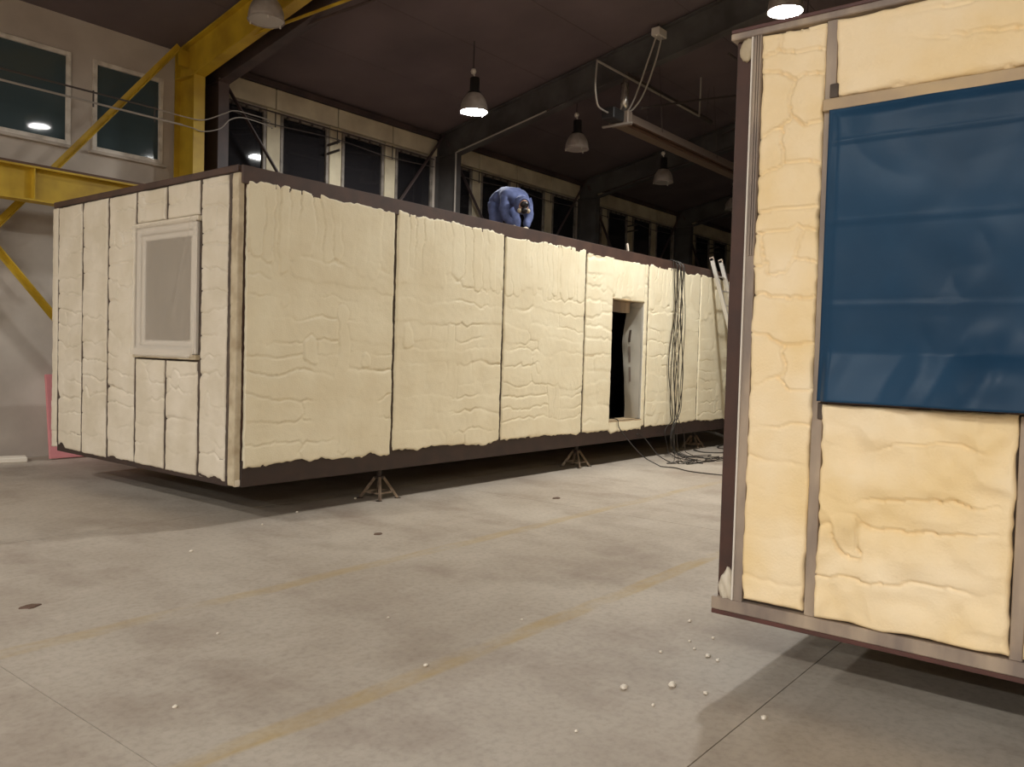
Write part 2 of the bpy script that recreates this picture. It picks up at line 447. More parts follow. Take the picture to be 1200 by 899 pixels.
# braces in the wall plane
def brace(a, b, key, label, wd=.085):
    root = MB(); d = (Vector(b)-Vector(a)).normalized(); s = Vector((0, 1, 0)).cross(d)
    root.bar(a, b, .012, wd, s); 
    a2 = Vector(a)+s*(wd/2)+Vector((0, -.035, 0)); b2 = Vector(b)+s*(wd/2)+Vector((0, -.035, 0))
    root.bar(a2, b2, .07, .012, s)
    return tag(root.build('diagonal_brace', M[key]), label, 'brace', 'diagonal wall braces')
brace((-2.60, 5.72, .03), (2.60, 5.72, 6.40), 'yellow', 'yellow angle brace rising behind the crane beam to the yellow column top')
brace((2.46, 5.82, .03), (-2.60, 5.82, 6.08), 'yellow', 'yellow angle brace dropping to the wall foot behind the module')
for b in range(4):
    x0 = 5.55*b
    n = ['first', 'second', 'third', 'fourth'][b]
    brace((x0+3.23, 5.72, 6.28), (x0+8.41, 5.72, .03), 'darkframe', 'dark brace falling away from the column in the %s dark bay' % n, .06)
    brace((x0+8.83, 5.82, 6.42), (x0+3.84, 5.82, .03), 'darkframe', 'dark brace climbing to the far column of the %s dark bay' % n, .06)

# pipes along the windows
def curve_pts(ctrl, n=8):
    ctrl = [Vector(c) for c in ctrl]; out = []
    for i in range(len(ctrl)-1):
        p0 = ctrl[max(i-1, 0)]; p1 = ctrl[i]; p2 = ctrl[i+1]; p3 = ctrl[min(i+2, len(ctrl)-1)]
        for k in range(n):
            t = k/n
            out.append(.5*((2*p1)+(p2-p0)*t+(2*p0-5*p1+4*p2-p3)*t*t+(3*p1-p0-3*p2+p3)*t**3))
    out.append(ctrl[-1]); return out
pr = empty('conduit_line', (0, 5.6, 5.1), 'pair of thin conduits crossing in front of the left windows and yellow column', 'pipe')
MB().tube([(-20, 5.404, 5.20), (2.1, 5.404, 5.235)], .014).build('pipe', M['pipe_dark'], pr)
MB().tube([(-20, 5.404, 5.05), (2.5, 5.404, 5.09)], .016).build('pipe', M['pipe'], pr)
for x in (-8, -5, -2, 1.14, 2.05):
    MB().tube([(x, 5.404, 5.03), (x, 5.404, 5.26)], .012, 6).build('clamp', M['pipe_dark'], pr)
MB().tube(curve_pts([(2.08, 5.404, 5.235), (2.5, 5.39, 5.22), (2.83, 5.37, 5.24), (3.18, 5.36, 5.42), (3.38, 5.37, 5.52), (3.7, 5.42, 5.55), (4.15, 5.55, 5.58), (4.4, 5.87, 5.62)]), .009).build('cable', M['pipe'], pr)
MB().tube(curve_pts([(2.48, 5.404, 5.09), (2.65, 5.39, 5.08), (2.83, 5.37, 5.06), (3.12, 5.36, 5.17), (3.31, 5.37, 5.36), (3.6, 5.41, 5.46), (4.2, 5.55, 5.48), (4.45, 5.87, 5.55)]), .009).build('cable', M['pipe'], pr)
for b in range(4):
    x0 = 5.55*b
    r = empty('wall_conduit', (x0+6, 5.75, 5.6), 'dark conduits and hangers under the header panels, %s dark bay' % ['first', 'second', 'third', 'fourth'][b], 'pipe')
    MB().tube([(x0+3.5, 5.90, 5.86), (x0+8.6, 5.90, 5.84)], .014, 6).build('pipe', M['pipe_dark'], r)
    MB().tube(curve_pts([(x0+3.6, 5.90, 5.68), (x0+4.5, 5.90, 5.64), (x0+5.9, 5.90, 5.69), (x0+7.2, 5.90, 5.63), (x0+8.6, 5.90, 5.68)]), .011, 6).build('cable', M['pipe_dark'], r)
    for x in (4.55, 5.95, 7.38):
        MB().tube([(x0+x, 5.90, 5.87), (x0+x, 5.90, 5.60)], .012, 6).build('hanger', M['pipe_dark'], r)
    for z in (5.55, 5.39):
        MB().bar((x0+5.78, 5.97, z), (x0+5.78, 5.62, z+.03), .03, .04).build('bracket', M['pipe_dark'], r)
tag(MB().tube([(8.742, 5.38, 5.96), (8.742, 3.1, 6.44), (8.742, 3.02, 6.457)], .016).build('rafter_conduit', M['pipe']), 'pale straight conduit fixed under the dark grey rafter', 'pipe')
tag(MB().tube([(8.76, 5.405, 5.96), (8.76, 5.405, 4.1)], .018).build('drop_conduit', M['pipe']), 'pale vertical conduit running down the dark grey column', 'pipe')

# ------------------------------------------------------------------ lamps
def lamp(x, y, z, lit, label):
    root = empty('high_bay_lamp', (x, y, z), label, 'lamp', 'high bay lamps')
    prof = []
    for t in np.linspace(0, 1, 12):
        prof.append((.235*math.sin(.36+t*(PI/2-.36))**.9 if t < 1 else .235, .33*(1-t)**.75 if t < 1 else 0))
    pr_ = [(r, zz) for r, zz in prof]
    inner = [(r-.006, zz) for r, zz in reversed(pr_)]
    MB().lathe(pr_+inner, (x, y, z), 36).build('shade', M['lampshade'], root, True)
    MB().lathe([(.241, .012), (.246, 0), (.241, -.012), (.229, -.006), (.229, .008), (.241, .012)], (x, y, z), 36).build('rim', M['lampshade'], root, True)
    MB().lathe([(.001, -.004), (.10, -.004), (.2285, .0)], (x, y, z), 36).build('glass', lamp_on(lit) if lit else M['lampglass'], root)
    MB().lathe([(.12, .30), (.12, .325), (.085, .345), (.085, .57), (.075, .585), (.001, .585)], (x, y, z), 20).build('ballast', M['lampblack'], root, True)
    MB().box(x+.088, x+.10, y-.02, y+.02, z+.33, z+.57).build('bracket', M['lampshade'], root)
    h = MB().tube([(x, y, z+.58), (x-.03, y, z+.64)], .015, 8).build('hook', M['ball'], root)
    MB().lathe([(.001, -.05), (.035, -.04), (.05, 0), (.035, .04), (.001, .05)], (x-.04, y, z+.68), 12).build('junction_box', M['ball'], root, True)
    MB().tube([(x-.04, y, z+.70), (x-.04, y, zc(y)-.004)], .008, 6).build('cord', M['lampblack'], root)
    for a in (0, 2.1, 4.2):
        MB().box(x+.225*math.cos(a)-.008, x+.225*math.cos(a)+.008, y+.225*math.sin(a)-.008, y+.225*math.sin(a)+.008, z-.035, z+.01).build('latch', M['ball'], root)
ll = ['lit bell shaped lamp hanging above the bent worker', 'lit lamp glowing over the top edge of the blue film module',
      'lit lamp hanging over the middle of the floor, mirrored in the left windows', 'added fill lamp out of view near the windowed wall of the rear floor',
      'lit lamp of the inner rear row on the window side', 'lit lamp of the inner rear row under the ridge', 'lit lamp of the inner rear row far from the windows',
      'lit lamp of the last rear row on the window side', 'lit lamp of the last rear row under the ridge', 'lit lamp of the last rear row far from the windows']
for L_, lb in zip(LIT, ll): lamp(*L_[:3], L_[3], lb)
lu = ['unlit bell lamp hanging next after the lit one over the module', 'unlit bell lamp hanging above the third row of dark windows',
      'unlit bell lamp in front of the yellow rafter', 'unlit bell lamp farthest along the dark end of the hall']
for L_, lb in zip(UNLIT, lu): lamp(*L_, False, lb)

# radiant tube heater
def heater():
    y = 1.1
    root = empty('radiant_heater', (8.5, y, 5.8), 'long radiant tube heater with hoses hanging under the dark roof', 'heater')
    x0, x1 = 8.45, 15.5
    prof = [(-.22, 5.84), (-.21, 5.86), (-.13, 6.02), (.13, 6.02), (.21, 5.86), (.22, 5.84)]
    g = MB(); n = len(prof)
    vs = []; 
    for x in (x0, x1):
        vs += [(x, y+a, z) for a, z in prof]+[(x, y+a*.95, z+.012) for a, z in prof]
    fs = []
    for i in range(n-1):
        fs += [(i, i+1, 2*n+i+1, 2*n+i), (n+i+1, n+i, 3*n+i, 3*n+i+1), (i+1, i, n+i, n+i+1), (2*n+i, 2*n+i+1, 3*n+i+1, 3*n+i)]
    fs += [(0, 2*n, 3*n, n), (n-1, 2*n-1, 4*n-1, 3*n-1)]
    g.add(vs, fs); g.build('reflector', M['reflector'], root)
    for s in (-1, 1):
        MB().tube([(x0-.1, y+s*.08, 5.93), (x1-.1, y+s*.08, 5.93)], .038, 10).build('burner_tube', M['crack'], root)
    MB().box(7.95, 8.30, y-.13, y+.13, 5.83, 6.02, .015).build('burner_box', M['lampblack'], root)
    MB().box(8.30, 8.46, y-.2, y+.2, 5.80, 6.03, .01).build('end_plate', M['galv'], root)
    MB().bar((8.28, y-.3, 5.79), (8.28, y+.3, 5.79), .05, .03).build('support_bar', M['pipe'], root)
    MB().tube([(8.5, y, 6.02), (8.5, y, 6.58)], .075, 14).build('flue_pipe', M['steel'], root, True)
    MB().tube(curve_pts([(8.5, y, 6.56), (8.52, y, 6.68), (8.62, y, 6.75), (8.8, y, 6.74), (12.0, y, 6.72)]), .05, 12).build('flue_elbow', M['pipe_dark'], root, True)
    MB().tube(curve_pts([(8.62, .56, 7.36), (8.60, .70, 6.95), (8.58, .90, 6.4), (8.45, 1.0, 6.06), (8.25, 1.04, 5.99), (8.06, y-.02, 6.03)]), .016, 8).build('hose', M['pipe'], root, True)
    MB().tube(curve_pts([(8.70, .50, 7.36), (8.72, .62, 6.95), (8.72, .82, 6.45), (8.6, .94, 6.16), (8.42, 1.0, 6.03), (8.2, y-.06, 6.03)]), .016, 8).build('hose', M['pipe'], root, True)
    MB().box(8.56, 8.848, .48, .64, 7.34, 7.48, .01).build('valve_box', M['ball'], root)
    MB().tube([(8.66, .56, 7.47), (8.66, .56, zc(.56)-.004)], .012, 6).build('drop_pipe', M['pipe_dark'], root)
    MB().tube(curve_pts([(7.45, y-.08, 6.67), (7.42, y-.08, 6.4), (7.42, y-.08, 6.18), (7.5, y-.07, 5.98), (7.62, y-.05, 5.92), (7.97, y, 5.93)]), .016, 8).build('gas_pipe', M['pipe'], root, True)
    MB().tube([(7.44, y-.08, 6.66), (9.5, y-.08, 6.66), (11.3, y-.08, 6.66)], .02, 8).build('gas_pipe', M['pipe'], root)
    MB().tube([(11.3, y-.08, 6.65), (11.32, y-.08, 7.05), (11.32, y-.08, zc(y)-.004)], .018, 8).build('gas_pipe', M['pipe'], root)
    MB().tube([(8.9, y-.1, 6.22), (10.6, y-.45, 6.75), (12.3, y-.8, 7.25)], .022, 8).build('stay_pipe', M['pipe_dark'], root)
    for x in (9.6, 12.0, 14.6):
        for s in (-1, 1):
            MB().tube([(x, y+s*.18, 5.93), (x, y+s*.05, zc(y)-.004)], .005, 5).build('chain', M['pipe_dark'], root)
heater()
# roof clutter far behind
cl = empty('roof_pipework', (11, -1.5, 7), 'rusty pipe runs high under the roof beyond the heater', 'pipe')
MB().tube([(10.5, -3.5, 7.2), (13.5, 1.5, 6.85)], .03).build('pipe', M['pipe_dark'], cl)
MB().tube([(9.5, -1.6, 7.35), (20, -1.6, 7.3)], .03).build('pipe', M['pipe_dark'], cl)
MB().tube([(9.5, -.4, 7.10), (20, -.4, 7.10)], .025).build('pipe', M['pipe_dark'], cl)
for q in (.12, .88):
    xq, yq, zq = 10.5+3*q, -3.5+5*q, 7.2-.35*q
    MB().tube([(xq, yq, zq), (xq, yq, zc(yq)-.004)], .01, 6).build('hanger', M['pipe_dark'], cl)
for x in (10, 13, 16, 19):
    MB().tube([(x, -1.6, 7.3), (x, -1.6, zc(-1.6)-.004)], .01, 6).build('hanger', M['pipe_dark'], cl)
    MB().tube([(x, -.4, 7.10), (x, -.4, zc(-.4)-.004)], .01, 6).build('hanger', M['pipe_dark'], cl)

# ------------------------------------------------------------------ sprayed foam panels
def foam_height(U, V, u0, u1, v0, v1, seed, mode, amp, crack=.009, cm=.3):
    """spray passes laid over each other: max of flat-topped strokes leaves creases between them"""
    rng = random.Random(seed)
    H = np.full(U.shape, -.01); ID = np.zeros(U.shape, int); cnt = [0]
    wu = .045*nz(U, V, seed, 3.2)+.022*nz(U, V, seed+1, 9)+.010*nz(U, V, seed+8, 24)
    wv = .045*nz(U, V, seed+2, 3.2)+.024*nz(U, V, seed+3, 9)+.010*nz(U, V, seed+9, 24)
    Uw, Vw = U+wu, V+wv
    def stroke(ax, ay, bx, by, r, hgt):
        nonlocal H
        dx, dy = bx-ax, by-ay; L2 = dx*dx+dy*dy+1e-9
        t = np.clip(((Uw-ax)*dx+(Vw-ay)*dy)/L2, 0, 1)
        d = np.hypot(Uw-ax-t*dx, Vw-ay-t*dy)/r
        h = hgt+amp*(1-np.minimum(d, 1.2)**9*.8)
        h = np.where(d < 1.15, h, -.02); cnt[0] += 1
        ID[h > H] = cnt[0]; H = np.maximum(H, h)
    wdt = u1-u0
    vv = v0
    top_v = v1 if mode != 'front' else v1-rng.uniform(.62, .78)
    while vv < top_v+.05:                                   # horizontal passes
        r = rng.uniform(.09, .15)
        if wdt > 1.2:
            cut = sorted([u0-.1]+[u0+wdt*rng.uniform(.28, .42), u0+wdt*rng.uniform(.55, .75)][:rng.randint(0, 2)]+[u1+.1])
        else:
            cut = [u0-.1, u1+.1] if rng.random() < .7 else [u0-.1, u0+wdt*rng.uniform(.3, .7), u1+.1]
        for a, b in zip(cut, cut[1:]):
            j = rng.uniform(-.03, .03)
            stroke(a+r*.7, vv+r*.8+j, b-r*.7, vv+r*.8+j+rng.uniform(-.05, .05), r*1.08, rng.uniform(-.0035, .0035))
        vv += r*1.62
    if mode == 'front':                                       # vertical passes along the top
        uu = u0
        while uu < u1:
            r = rng.uniform(.065, .11)
            lo = top_v+rng.uniform(-.12, .1)
            stroke(uu+r*.8, lo+r, uu+r*.8+rng.uniform(-.02, .02), v1+.1, r*1.1, rng.uniform(0, .007))
            uu += r*1.6
        for k in range(rng.randint(1, 2)):                  # a vertical mending pass lower down
            x = rng.uniform(u0+.3, u1-.3)
            stroke(x, v0+.1, x+rng.uniform(-.05, .05), top_v-rng.uniform(.1, .5), .1, .0)
    for k in range(int(wdt*(v1-v0)*.8)+1):                 # single dabs
        x = rng.uniform(u0+.08, u1-.08); y = rng.uniform(v0+.15, v1-.15); r = rng.uniform(.05, .1)
        stroke(x, y, x+rng.uniform(-.03, .03), y+rng.uniform(.02, .16), r, rng.uniform(0, .008))
    B = np.zeros(U.shape)
    B[:, 1:] = np.maximum(B[:, 1:], .75*(ID[:, 1:] != ID[:, :-1])); B[1:, :] = np.maximum(B[1:, :], (ID[1:, :] != ID[:-1, :]))
    msk = np.clip(nz(U, V, seed+21, 2.2)*2.2+cm, 0.06, 1)
    H = H-crack*B*msk
    H = H+.005*nz(U, V, seed+5, 1.6)+.002*nz(U, V, seed+6, 6)+.001*nz(U, V, seed+7, 22)
    return H

def foam_panel(u0, u1, v0, v1, place, matl, parent, seed, mode='rows', amp=.02, res=.02, rag=(.03, .03), side_rag=.006, lift=0.004, back=-.05, crack=.009, rough=0.0, cm=.3):
    nu = max(6, int((u1-u0)/res)+1); nv = max(6, int((v1-v0)/res)+1)
    s = np.linspace(0, 1, nu)[None, :]; t = np.linspace(0, 1, nv)[:, None]
    S, T = np.broadcast_arrays(s, t)
    U = u0+(u1-u0)*S; V = v0+(v1-v0)*T
    el = side_rag*(nz(0*V, V, seed+11, 7)+.8*nz(0*V, V, seed+12, 24)); er = side_rag*(nz(0*V, V, seed+13, 7)+.8*nz(0*V, V, seed+14, 24))
    eb = rag[0]*(nz(U, 0*U, seed+15, 1.7)*.6+.45*nz(U, 0*U, seed+16, 7)+.3*nz(U, 0*U, seed+19, 21)); et = rag[1]*(nz(U, 0*U, seed+17, 1.7)*.6+.45*nz(U, 0*U, seed+18, 8)+.25*nz(U, 0*U, seed+20, 22))
    U = U+el*(1-S)+er*S; V = V+eb*(1-T)+et*T
    H = foam_height(U, V, u0, u1, v0, v1, seed, mode, amp*.5, crack, cm)+lift
    if rough:
        H = H+rough*(nz(U, V, seed+31, 7)+.6*nz(U, V, seed+32, 15)-.9*np.abs(nz(U+.03*nz(U, V, seed+33, 9), V, seed+34, 5))**.6+.35)
    d = np.minimum(np.minimum(S, 1-S)*(u1-u0), np.minimum(T, 1-T)*(v1-v0))
    e = np.clip(d/.014, 0, 1); e = np.sqrt(1-(1-e)**2)
    H = .002+(H-.002)*(.5+.5*e)
    n = nu*nv
    P = place(U.ravel(), V.ravel(), H.ravel())
    ring = [(0, i) for i in range(nu)]+[(j, nu-1) for j in range(1, nv)]+[(nv-1, i) for i in range(nu-2, -1, -1)]+[(j, 0) for j in range(nv-2, 0, -1)]
    idx = np.array([j*nu+i for j, i in ring])
    Bk = place(U.ravel()[idx], V.ravel()[idx], np.full(len(idx), back))
    verts = np.vstack([P, Bk])-np.array(base_of(parent))
    a = (np.arange(nv-1)[:, None]*nu+np.arange(nu-1)[None, :]).ravel()
    q = np.stack([a, a+1, a+nu+1, a+nu], 1)
    m_ = len(idx); k = np.arange(m_); k2 = (k+1) % m_
    sk = np.stack([idx[k2], idx[k], n+k, n+k2], 1)
    faces = np.vstack([q, sk])
    me = bpy.data.meshes.new('foam_panel')
    me.vertices.add(len(verts)); me.vertices.foreach_set('co', verts.ravel())
    me.loops.add(faces.size); me.loops.foreach_set('vertex_index', faces.ravel().astype(np.int32))
    me.polygons.add(len(faces)); me.polygons.foreach_set('loop_start', np.arange(0, faces.size, 4, dtype=np.int32))
    me.polygons.foreach_set('loop_total', np.full(len(faces), 4, dtype=np.int32))
    me.update(calc_edges=True); me.validate()
    me.polygons.foreach_set('use_smooth', [True]*len(me.polygons))
    me.materials.append(matl)
    o = bpy.data.objects.new('foam_panel', me); COL.objects.link(o); o.parent = parent
    return o

# ------------------------------------------------------------------ long module
ML, MW, Z0, Z1 = 12.0, 3.90, .35, 3.35
mod = empty('modular_house', (ML/2, MW/2, Z0), 'long module sprayed with cream foam, dark doorway, worker on its roof', 'module')
# steel frame
def part(n, mt, *b, c=.006, par=None): return MB().box(*b, c).build(n, M[mt], par or mod)
part('bottom_beam', 'primer_dark', .06, ML, 0, .14, Z0, .60)
part('bottom_beam', 'primer_dark', .06, ML, MW-.14, MW, Z0, .60)
part('bottom_beam', 'primer_dark', 0.0, .14, .14, MW-.14, Z0, .60)
part('bottom_beam', 'primer_dark', ML-.14, ML, .14, MW-.14, Z0, .60)
part('top_beam', 'primer', .02, ML, -.012, .13, 3.18, Z1)
part('top_beam', 'primer', .0, ML, MW-.14, MW, 3.18, Z1)
part('top_beam', 'primer', -.012, .14, .02, MW-.02, 3.285, Z1)
part('top_beam', 'primer', ML-.14, ML, .14, MW-.14, 3.18, Z1)
part('corner_post', 'primer_post', .045, .14, .02, .14, .6, 3.18)
part('corner_post', 'primer_post', .03, .14, MW-.14, MW-.02, .6, 3.18)
part('corner_post', 'primer_post', ML-.14, ML-.02, .02, .14, .6, 3.18)
part('corner_post', 'primer_post', ML-.14, ML-.02, MW-.14, MW-.02, .6, 3.18)
part('roof_deck', 'primer', .14, ML-.14, .13, MW-.14, 3.24, 3.33)
part('floor_deck', 'innerdark', .14, ML-.14, .14, MW-.14, .42, .62)
for x in (2, 4, 6, 8, 10):
    part('cross_member', 'primer', x-.04, x+.04, .14, MW-.14, Z0+.01, .42)
# walls core with door hole and window hole
DX0, DX1, DZ0, DZ1 = 6.53, 7.50, .68, 2.575
W_ = .26
part('wall_core', 'seam', .14, DX0-.02, .02, W_, .6, 3.18, c=0)
part('wall_core', 'seam', DX1+.02, ML-.14, .02, W_, .6, 3.18, c=0)
part('wall_core', 'seam', DX0-.02, DX1+.02, .02, W_, DZ1+.02, 3.18, c=0)
part('wall_core', 'seam', DX0-.02, DX1+.02, .02, W_, .6, DZ0-.02, c=0)
wy0, wy1, wz0, wz1 = .66, 1.82, 1.58, 2.88
part('wall_core', 'seam', .03, W_, W_, wy0, .6, 3.285, c=0)
part('wall_core', 'seam', .03, W_, wy1, MW-.14, .6, 3.285, c=0)
part('wall_core', 'seam', .03, W_, wy0, wy1, .6, wz0, c=0)
part('wall_core', 'seam', .03, W_, wy0, wy1, wz1, 3.285, c=0)
part('wall_core', 'seam', .03, .14, .14, W_, .6, 3.285, c=0)
part('wall_core', 'seam', W_, ML-.14, MW-W_, MW-.02, .6, 3.18, c=0)
part('wall_core', 'seam', ML-W_, ML-.02, W_, MW-W_, .6, 3.18, c=0)
# studs
FX = [.085, 1.965, 3.87, 5.77, 7.63, 9.53, 11.4]
for x in FX[1:-1]:
    part('stud', 'seam', x-.028, x+.028, .006, .05, .56, 3.2, c=.003)
EY = [.14, .63, 1.25, 1.87, 2.49, 3.11, 3.74]
for y in EY:
    if y == 1.25:
        part('stud', 'seam', -.001, .05, y-.030, y+.030, .45, 1.52, c=.003); part('stud', 'seam', -.001, .05, y-.030, y+.030, 2.93, 3.28, c=.003)
    else:
        part('stud', 'seam', -.001, .05, y-.030, y+.030, .45, 3.28, c=.003)
for y in (.655, 1.85):
    part('stud_bracket', 'seam', -.004, .02, y-.025, y+.025, 1.42, 1.52, c=.003)
part('stud_bracket', 'seam', -.004, .02, 1.83, 1.875, 2.92, 3.03, c=.003)
front = lambda u, v, h: np.stack([u, -h, v], 1)
end = lambda u, v, h: np.stack([-h, u, v], 1)
zb, zt = .545, 3.215
g = .022
for i in range(len(FX)-1):
    a, b = FX[i]+(g if i else 0), FX[i+1]-g
    if i == 3 or (FX[i] < DX0 < FX[i+1]):
        foam_panel(a, DX0, zb, zt-.005, front, M['foam'], mod, 40+i, 'rows', .017, .02, (.03, 0), (.004))
        foam_panel(DX1+.008, b, zb, zt-.005, front, M['foam'], mod, 50+i, 'rows', .012, .02, (.03, 0), (.004))
        foam_panel(DX0-.01, DX1+.01, DZ1, zt, front, M['foam'], mod, 60+i, 'front', .012, .02, (0.0, .03), (.002))
        foam_panel(DX0-.01, DX1+.02, zb-.045, DZ0, front, M['foam'], mod, 70+i, 'rows', .012, .02, (.05, 0.0), (.002))
    else:
        foam_panel(a, b, zb, zt, front, M['foam'], mod, 10+i, 'front', .019, .013, (.04, .045))
eb, et = .40, 3.27
for i in range(len(EY)):
    y0 = EY[i]+.025; y1 = (EY[i+1] if i+1 < len(EY) else MW-.02)-.025
    if i+1 == len(EY): y1 = MW-.005
    if EY[i] >= .63 and y1 < 1.86:
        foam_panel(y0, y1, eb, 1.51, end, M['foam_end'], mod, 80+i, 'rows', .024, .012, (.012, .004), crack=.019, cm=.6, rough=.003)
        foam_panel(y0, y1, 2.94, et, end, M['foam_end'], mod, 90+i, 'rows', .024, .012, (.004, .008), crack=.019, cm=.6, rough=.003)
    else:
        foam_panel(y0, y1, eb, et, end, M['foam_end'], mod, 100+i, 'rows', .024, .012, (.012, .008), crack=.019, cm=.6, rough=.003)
# strip of sprayed corner post on the end
foam_panel(.004, .112, .37, 3.275, end, M['overspray'], mod, 120, 'rows', .008, .015, (.004, .004), .004)
o_ = MB().box(-.008, .06, .0, .03, .36, .43, .01).build('foam_drip', M['foam_end'], mod)
# end window under protective film
win = MB(); fx0, fx1 = -.035, .05; t = .075
win.box(fx0, fx1, wy0, wy0+t, wz0, wz1, .01).box(fx0, fx1, wy1-t, wy1, wz0, wz1, .01).box(fx0, fx1, wy0+t, wy1-t, wz1-t, wz1, .01).box(fx0, fx1, wy0+t, wy1-t, wz0, wz0+t, .01)
wf = win.build('window_frame', M['pvc'], mod)
sash = MB(); a0, a1, b0, b1 = wy0+t, wy1-t, wz0+t, wz1-t; t2 = .06
sash.box(-.012, .04, a0, a0+t2, b0, b1, .008).box(-.012, .04, a1-t2, a1, b0, b1, .008).box(-.012, .04, a0+t2, a1-t2, b1-t2, b1, .008).box(-.012, .04, a0+t2, a1-t2, b0, b0+t2, .008)
sash.build('sash', M['pvc'], wf)
MB().box(.012, .022, a0+t2, a1-t2, b0+t2, b1-t2).build('pane', M['modpane'], wf)
MB().box(-.075, .0, wy0+.06, wy1-.02, wz0-.035, wz0+.06, .018).build('sill', M['pvc'], wf)
MB().box(-.05, .01, wy0-.03, wy1+.03, wz0-.05, wz0-.002, .006).build('sill_board', M['overspray'], wf)
MB().box(-.05, .01, wy0-.04, wy1+.04, wz1, wz1+.05, .008).build('head_board', M['foam_end'], wf)
nu, nv = 48, 54
fy = np.linspace(wy0-.035, wy1+.035, nu); fz = np.linspace(wz0-.02, wz1+.03, nv)
YY, ZZ = np.meshgrid(fy, fz)
depth = -.052-.012*nz(YY, ZZ, 3, 2.5)-.006*nz(YY*2, ZZ, 4, 6)
dl = (YY-wy0-.12)+.42*(ZZ-wz1)+.10      # diagonal drape from the upper corner
depth += -.04*np.exp(-(dl/.03)**2)*np.clip((ZZ-1.9)/.6, 0, 1)
depth += -.014*np.abs(np.sin((ZZ-wz1)*60+4*nz(YY, ZZ, 5, 3)))*np.clip((ZZ-wz1+.18)/.1, 0, 1)
depth = np.minimum(depth, -.042)
zb_ = np.clip((wz0+.1-ZZ)/.06, 0, 1); depth = depth*(1-zb_)+zb_*-.08
fm = MB(); fm.add(np.stack([depth.ravel(), YY.ravel(), ZZ.ravel()], 1).tolist(), [(j*nu+i, j*nu+i+1, (j+1)*nu+i+1, (j+1)*nu+i) for j in range(nv-1) for i in range(nu-1)])
fm.build('protective_film', M['film'], wf, True)
# doorway lining
dr = part('door_lining', 'whiteboard', DX1, DX1+.02, .0, .30, DZ0, DZ1, c=.003)
part('door_lining', 'seam', DX0-.02, DX0, .0, .30, DZ0, DZ1, c=.003)
part('door_lining', 'beige', DX0-.02, DX1+.02, .0, .30, DZ1, DZ1+.02, c=.003)
part('door_sill', 'beige', DX0-.02, DX1+.02, -.015, .32, DZ0-.02, DZ0, c=.004)
part('lintel_box', 'galv', DX0, DX1-.16, .16, .28, 2.40, DZ1, c=.006)
nz_, ny_ = 40, 12
zz = np.linspace(DZ0+.01, 2.50, nz_); tt = np.linspace(0, 1, ny_)
TT, Zq = np.meshgrid(tt, zz)
bul = .055*np.clip(np.sin((Zq-.68)/1.9*PI*1.15), 0, 1)+.02*nz(TT*.4, Zq, 8, 4)
fyy = .03+TT*(.27+.05*nz(0*Zq, Zq, 9, 1.6)); fxx = DX1-.012-bul*np.sin(TT*PI*.62)-.01*TT
fs_ = MB(); fs_.add(np.stack([fxx.ravel(), fyy.ravel(), Zq.ravel()], 1).tolist(), [(j*ny_+i, j*ny_+i+1, (j+1)*ny_+i+1, (j+1)*ny_+i) for j in range(nz_-1) for i in range(ny_-1)])
fo = fs_.build('door_film', M['filmwhite'], mod, True)
for za, zb2 in ((1.93, 2.13), (1.60, 1.86), (1.28, 1.52)):
    pv = []; 
    for zq in np.linspace(za, zb2, 8):
        for tq in (.52, .64):
            b_ = .055*max(math.sin((zq-.68)/1.9*PI*1.15), 0)+.02*float(nz(tq*.4, zq, 8, 4))
            pv.append((DX1-.018-b_*math.sin(tq*PI*.62)-.01*tq, .03+tq*(.27+.05*float(nz(0, zq, 9, 1.6))), zq))
    pm = MB(); pm.add(pv, [(2*k, 2*k+1, 2*k+3, 2*k+2) for k in range(7)])
    pm.build('print_strip', M['seam' if za > 1.9 else 'galv'], fo)
MB().box(6.75, 7.1, .4, .8, .62, .72, .03).build('rubble', M['beige'], mod)

# ------------------------------------------------------------------ module with blue film
RX, RY = -.39, -4.95
RL, RW = 11.0, 3.9
rm = empty('modular_house', (RX+RL/2, RY-RW/2, Z0), 'module sprayed with yellowish foam, large window under blue film', 'module')
def rpart(n, mt, *b, c=.005): return MB().box(*b, c).build(n, M[mt], rm)
Ye = RY-RW
rpart('bottom_beam', 'galv', RX-.012, RX+.13, Ye, RY, .374, .44)
rpart('bottom_flange', 'primer_red', RX-.006, RX+.14, Ye, RY, Z0, .374, c=.003)
rpart('bottom_beam', 'primer_dark', RX+.13, RX+RL, RY-.14, RY-.01, Z0, .60)
rpart('bottom_beam', 'primer_dark', RX+.13, RX+RL, Ye, Ye+.14, Z0, .60)
rpart('top_beam', 'galv', RX-.02, RX+.13, Ye, RY-.0, 3.295, 3.33)
rpart('top_flange', 'primer_red', RX-.016, RX+.16, Ye, RY-.0, 3.33, Z1, c=.003)
rpart('top_beam', 'primer_red', RX+.16, RX+RL, RY-.14, RY, 3.18, Z1)
rpart('top_beam', 'primer_red', RX+.16, RX+RL, Ye, Ye+.14, 3.18, Z1)
rpart('corner_post', 'primer_post', RX+.02, RX+.14, RY-.125, RY-.02, .44, 3.295)
rpart('corner_post', 'primer_post', RX+.02, RX+.14, Ye+.02, Ye+.14, .44, 3.295)
rpart('corner_post', 'primer_post', RX+RL-.14, RX+RL, RY-.14, RY-.02, .60, 3.18)
rpart('corner_post', 'primer_post', RX+RL-.14, RX+RL, Ye+.02, Ye+.14, .60, 3.18)
rpart('roof_deck', 'primer', RX+.14, RX+RL, Ye+.14, RY-.14, 3.24, 3.33, c=0)
rpart('floor_deck', 'innerdark', RX+.14, RX+RL, Ye+.14, RY-.14, .42, .60, c=0)
rpart('wall_core', 'seam', RX+.03, RX+.14, Ye+.14, RY-.125, .44, 3.295, c=0)
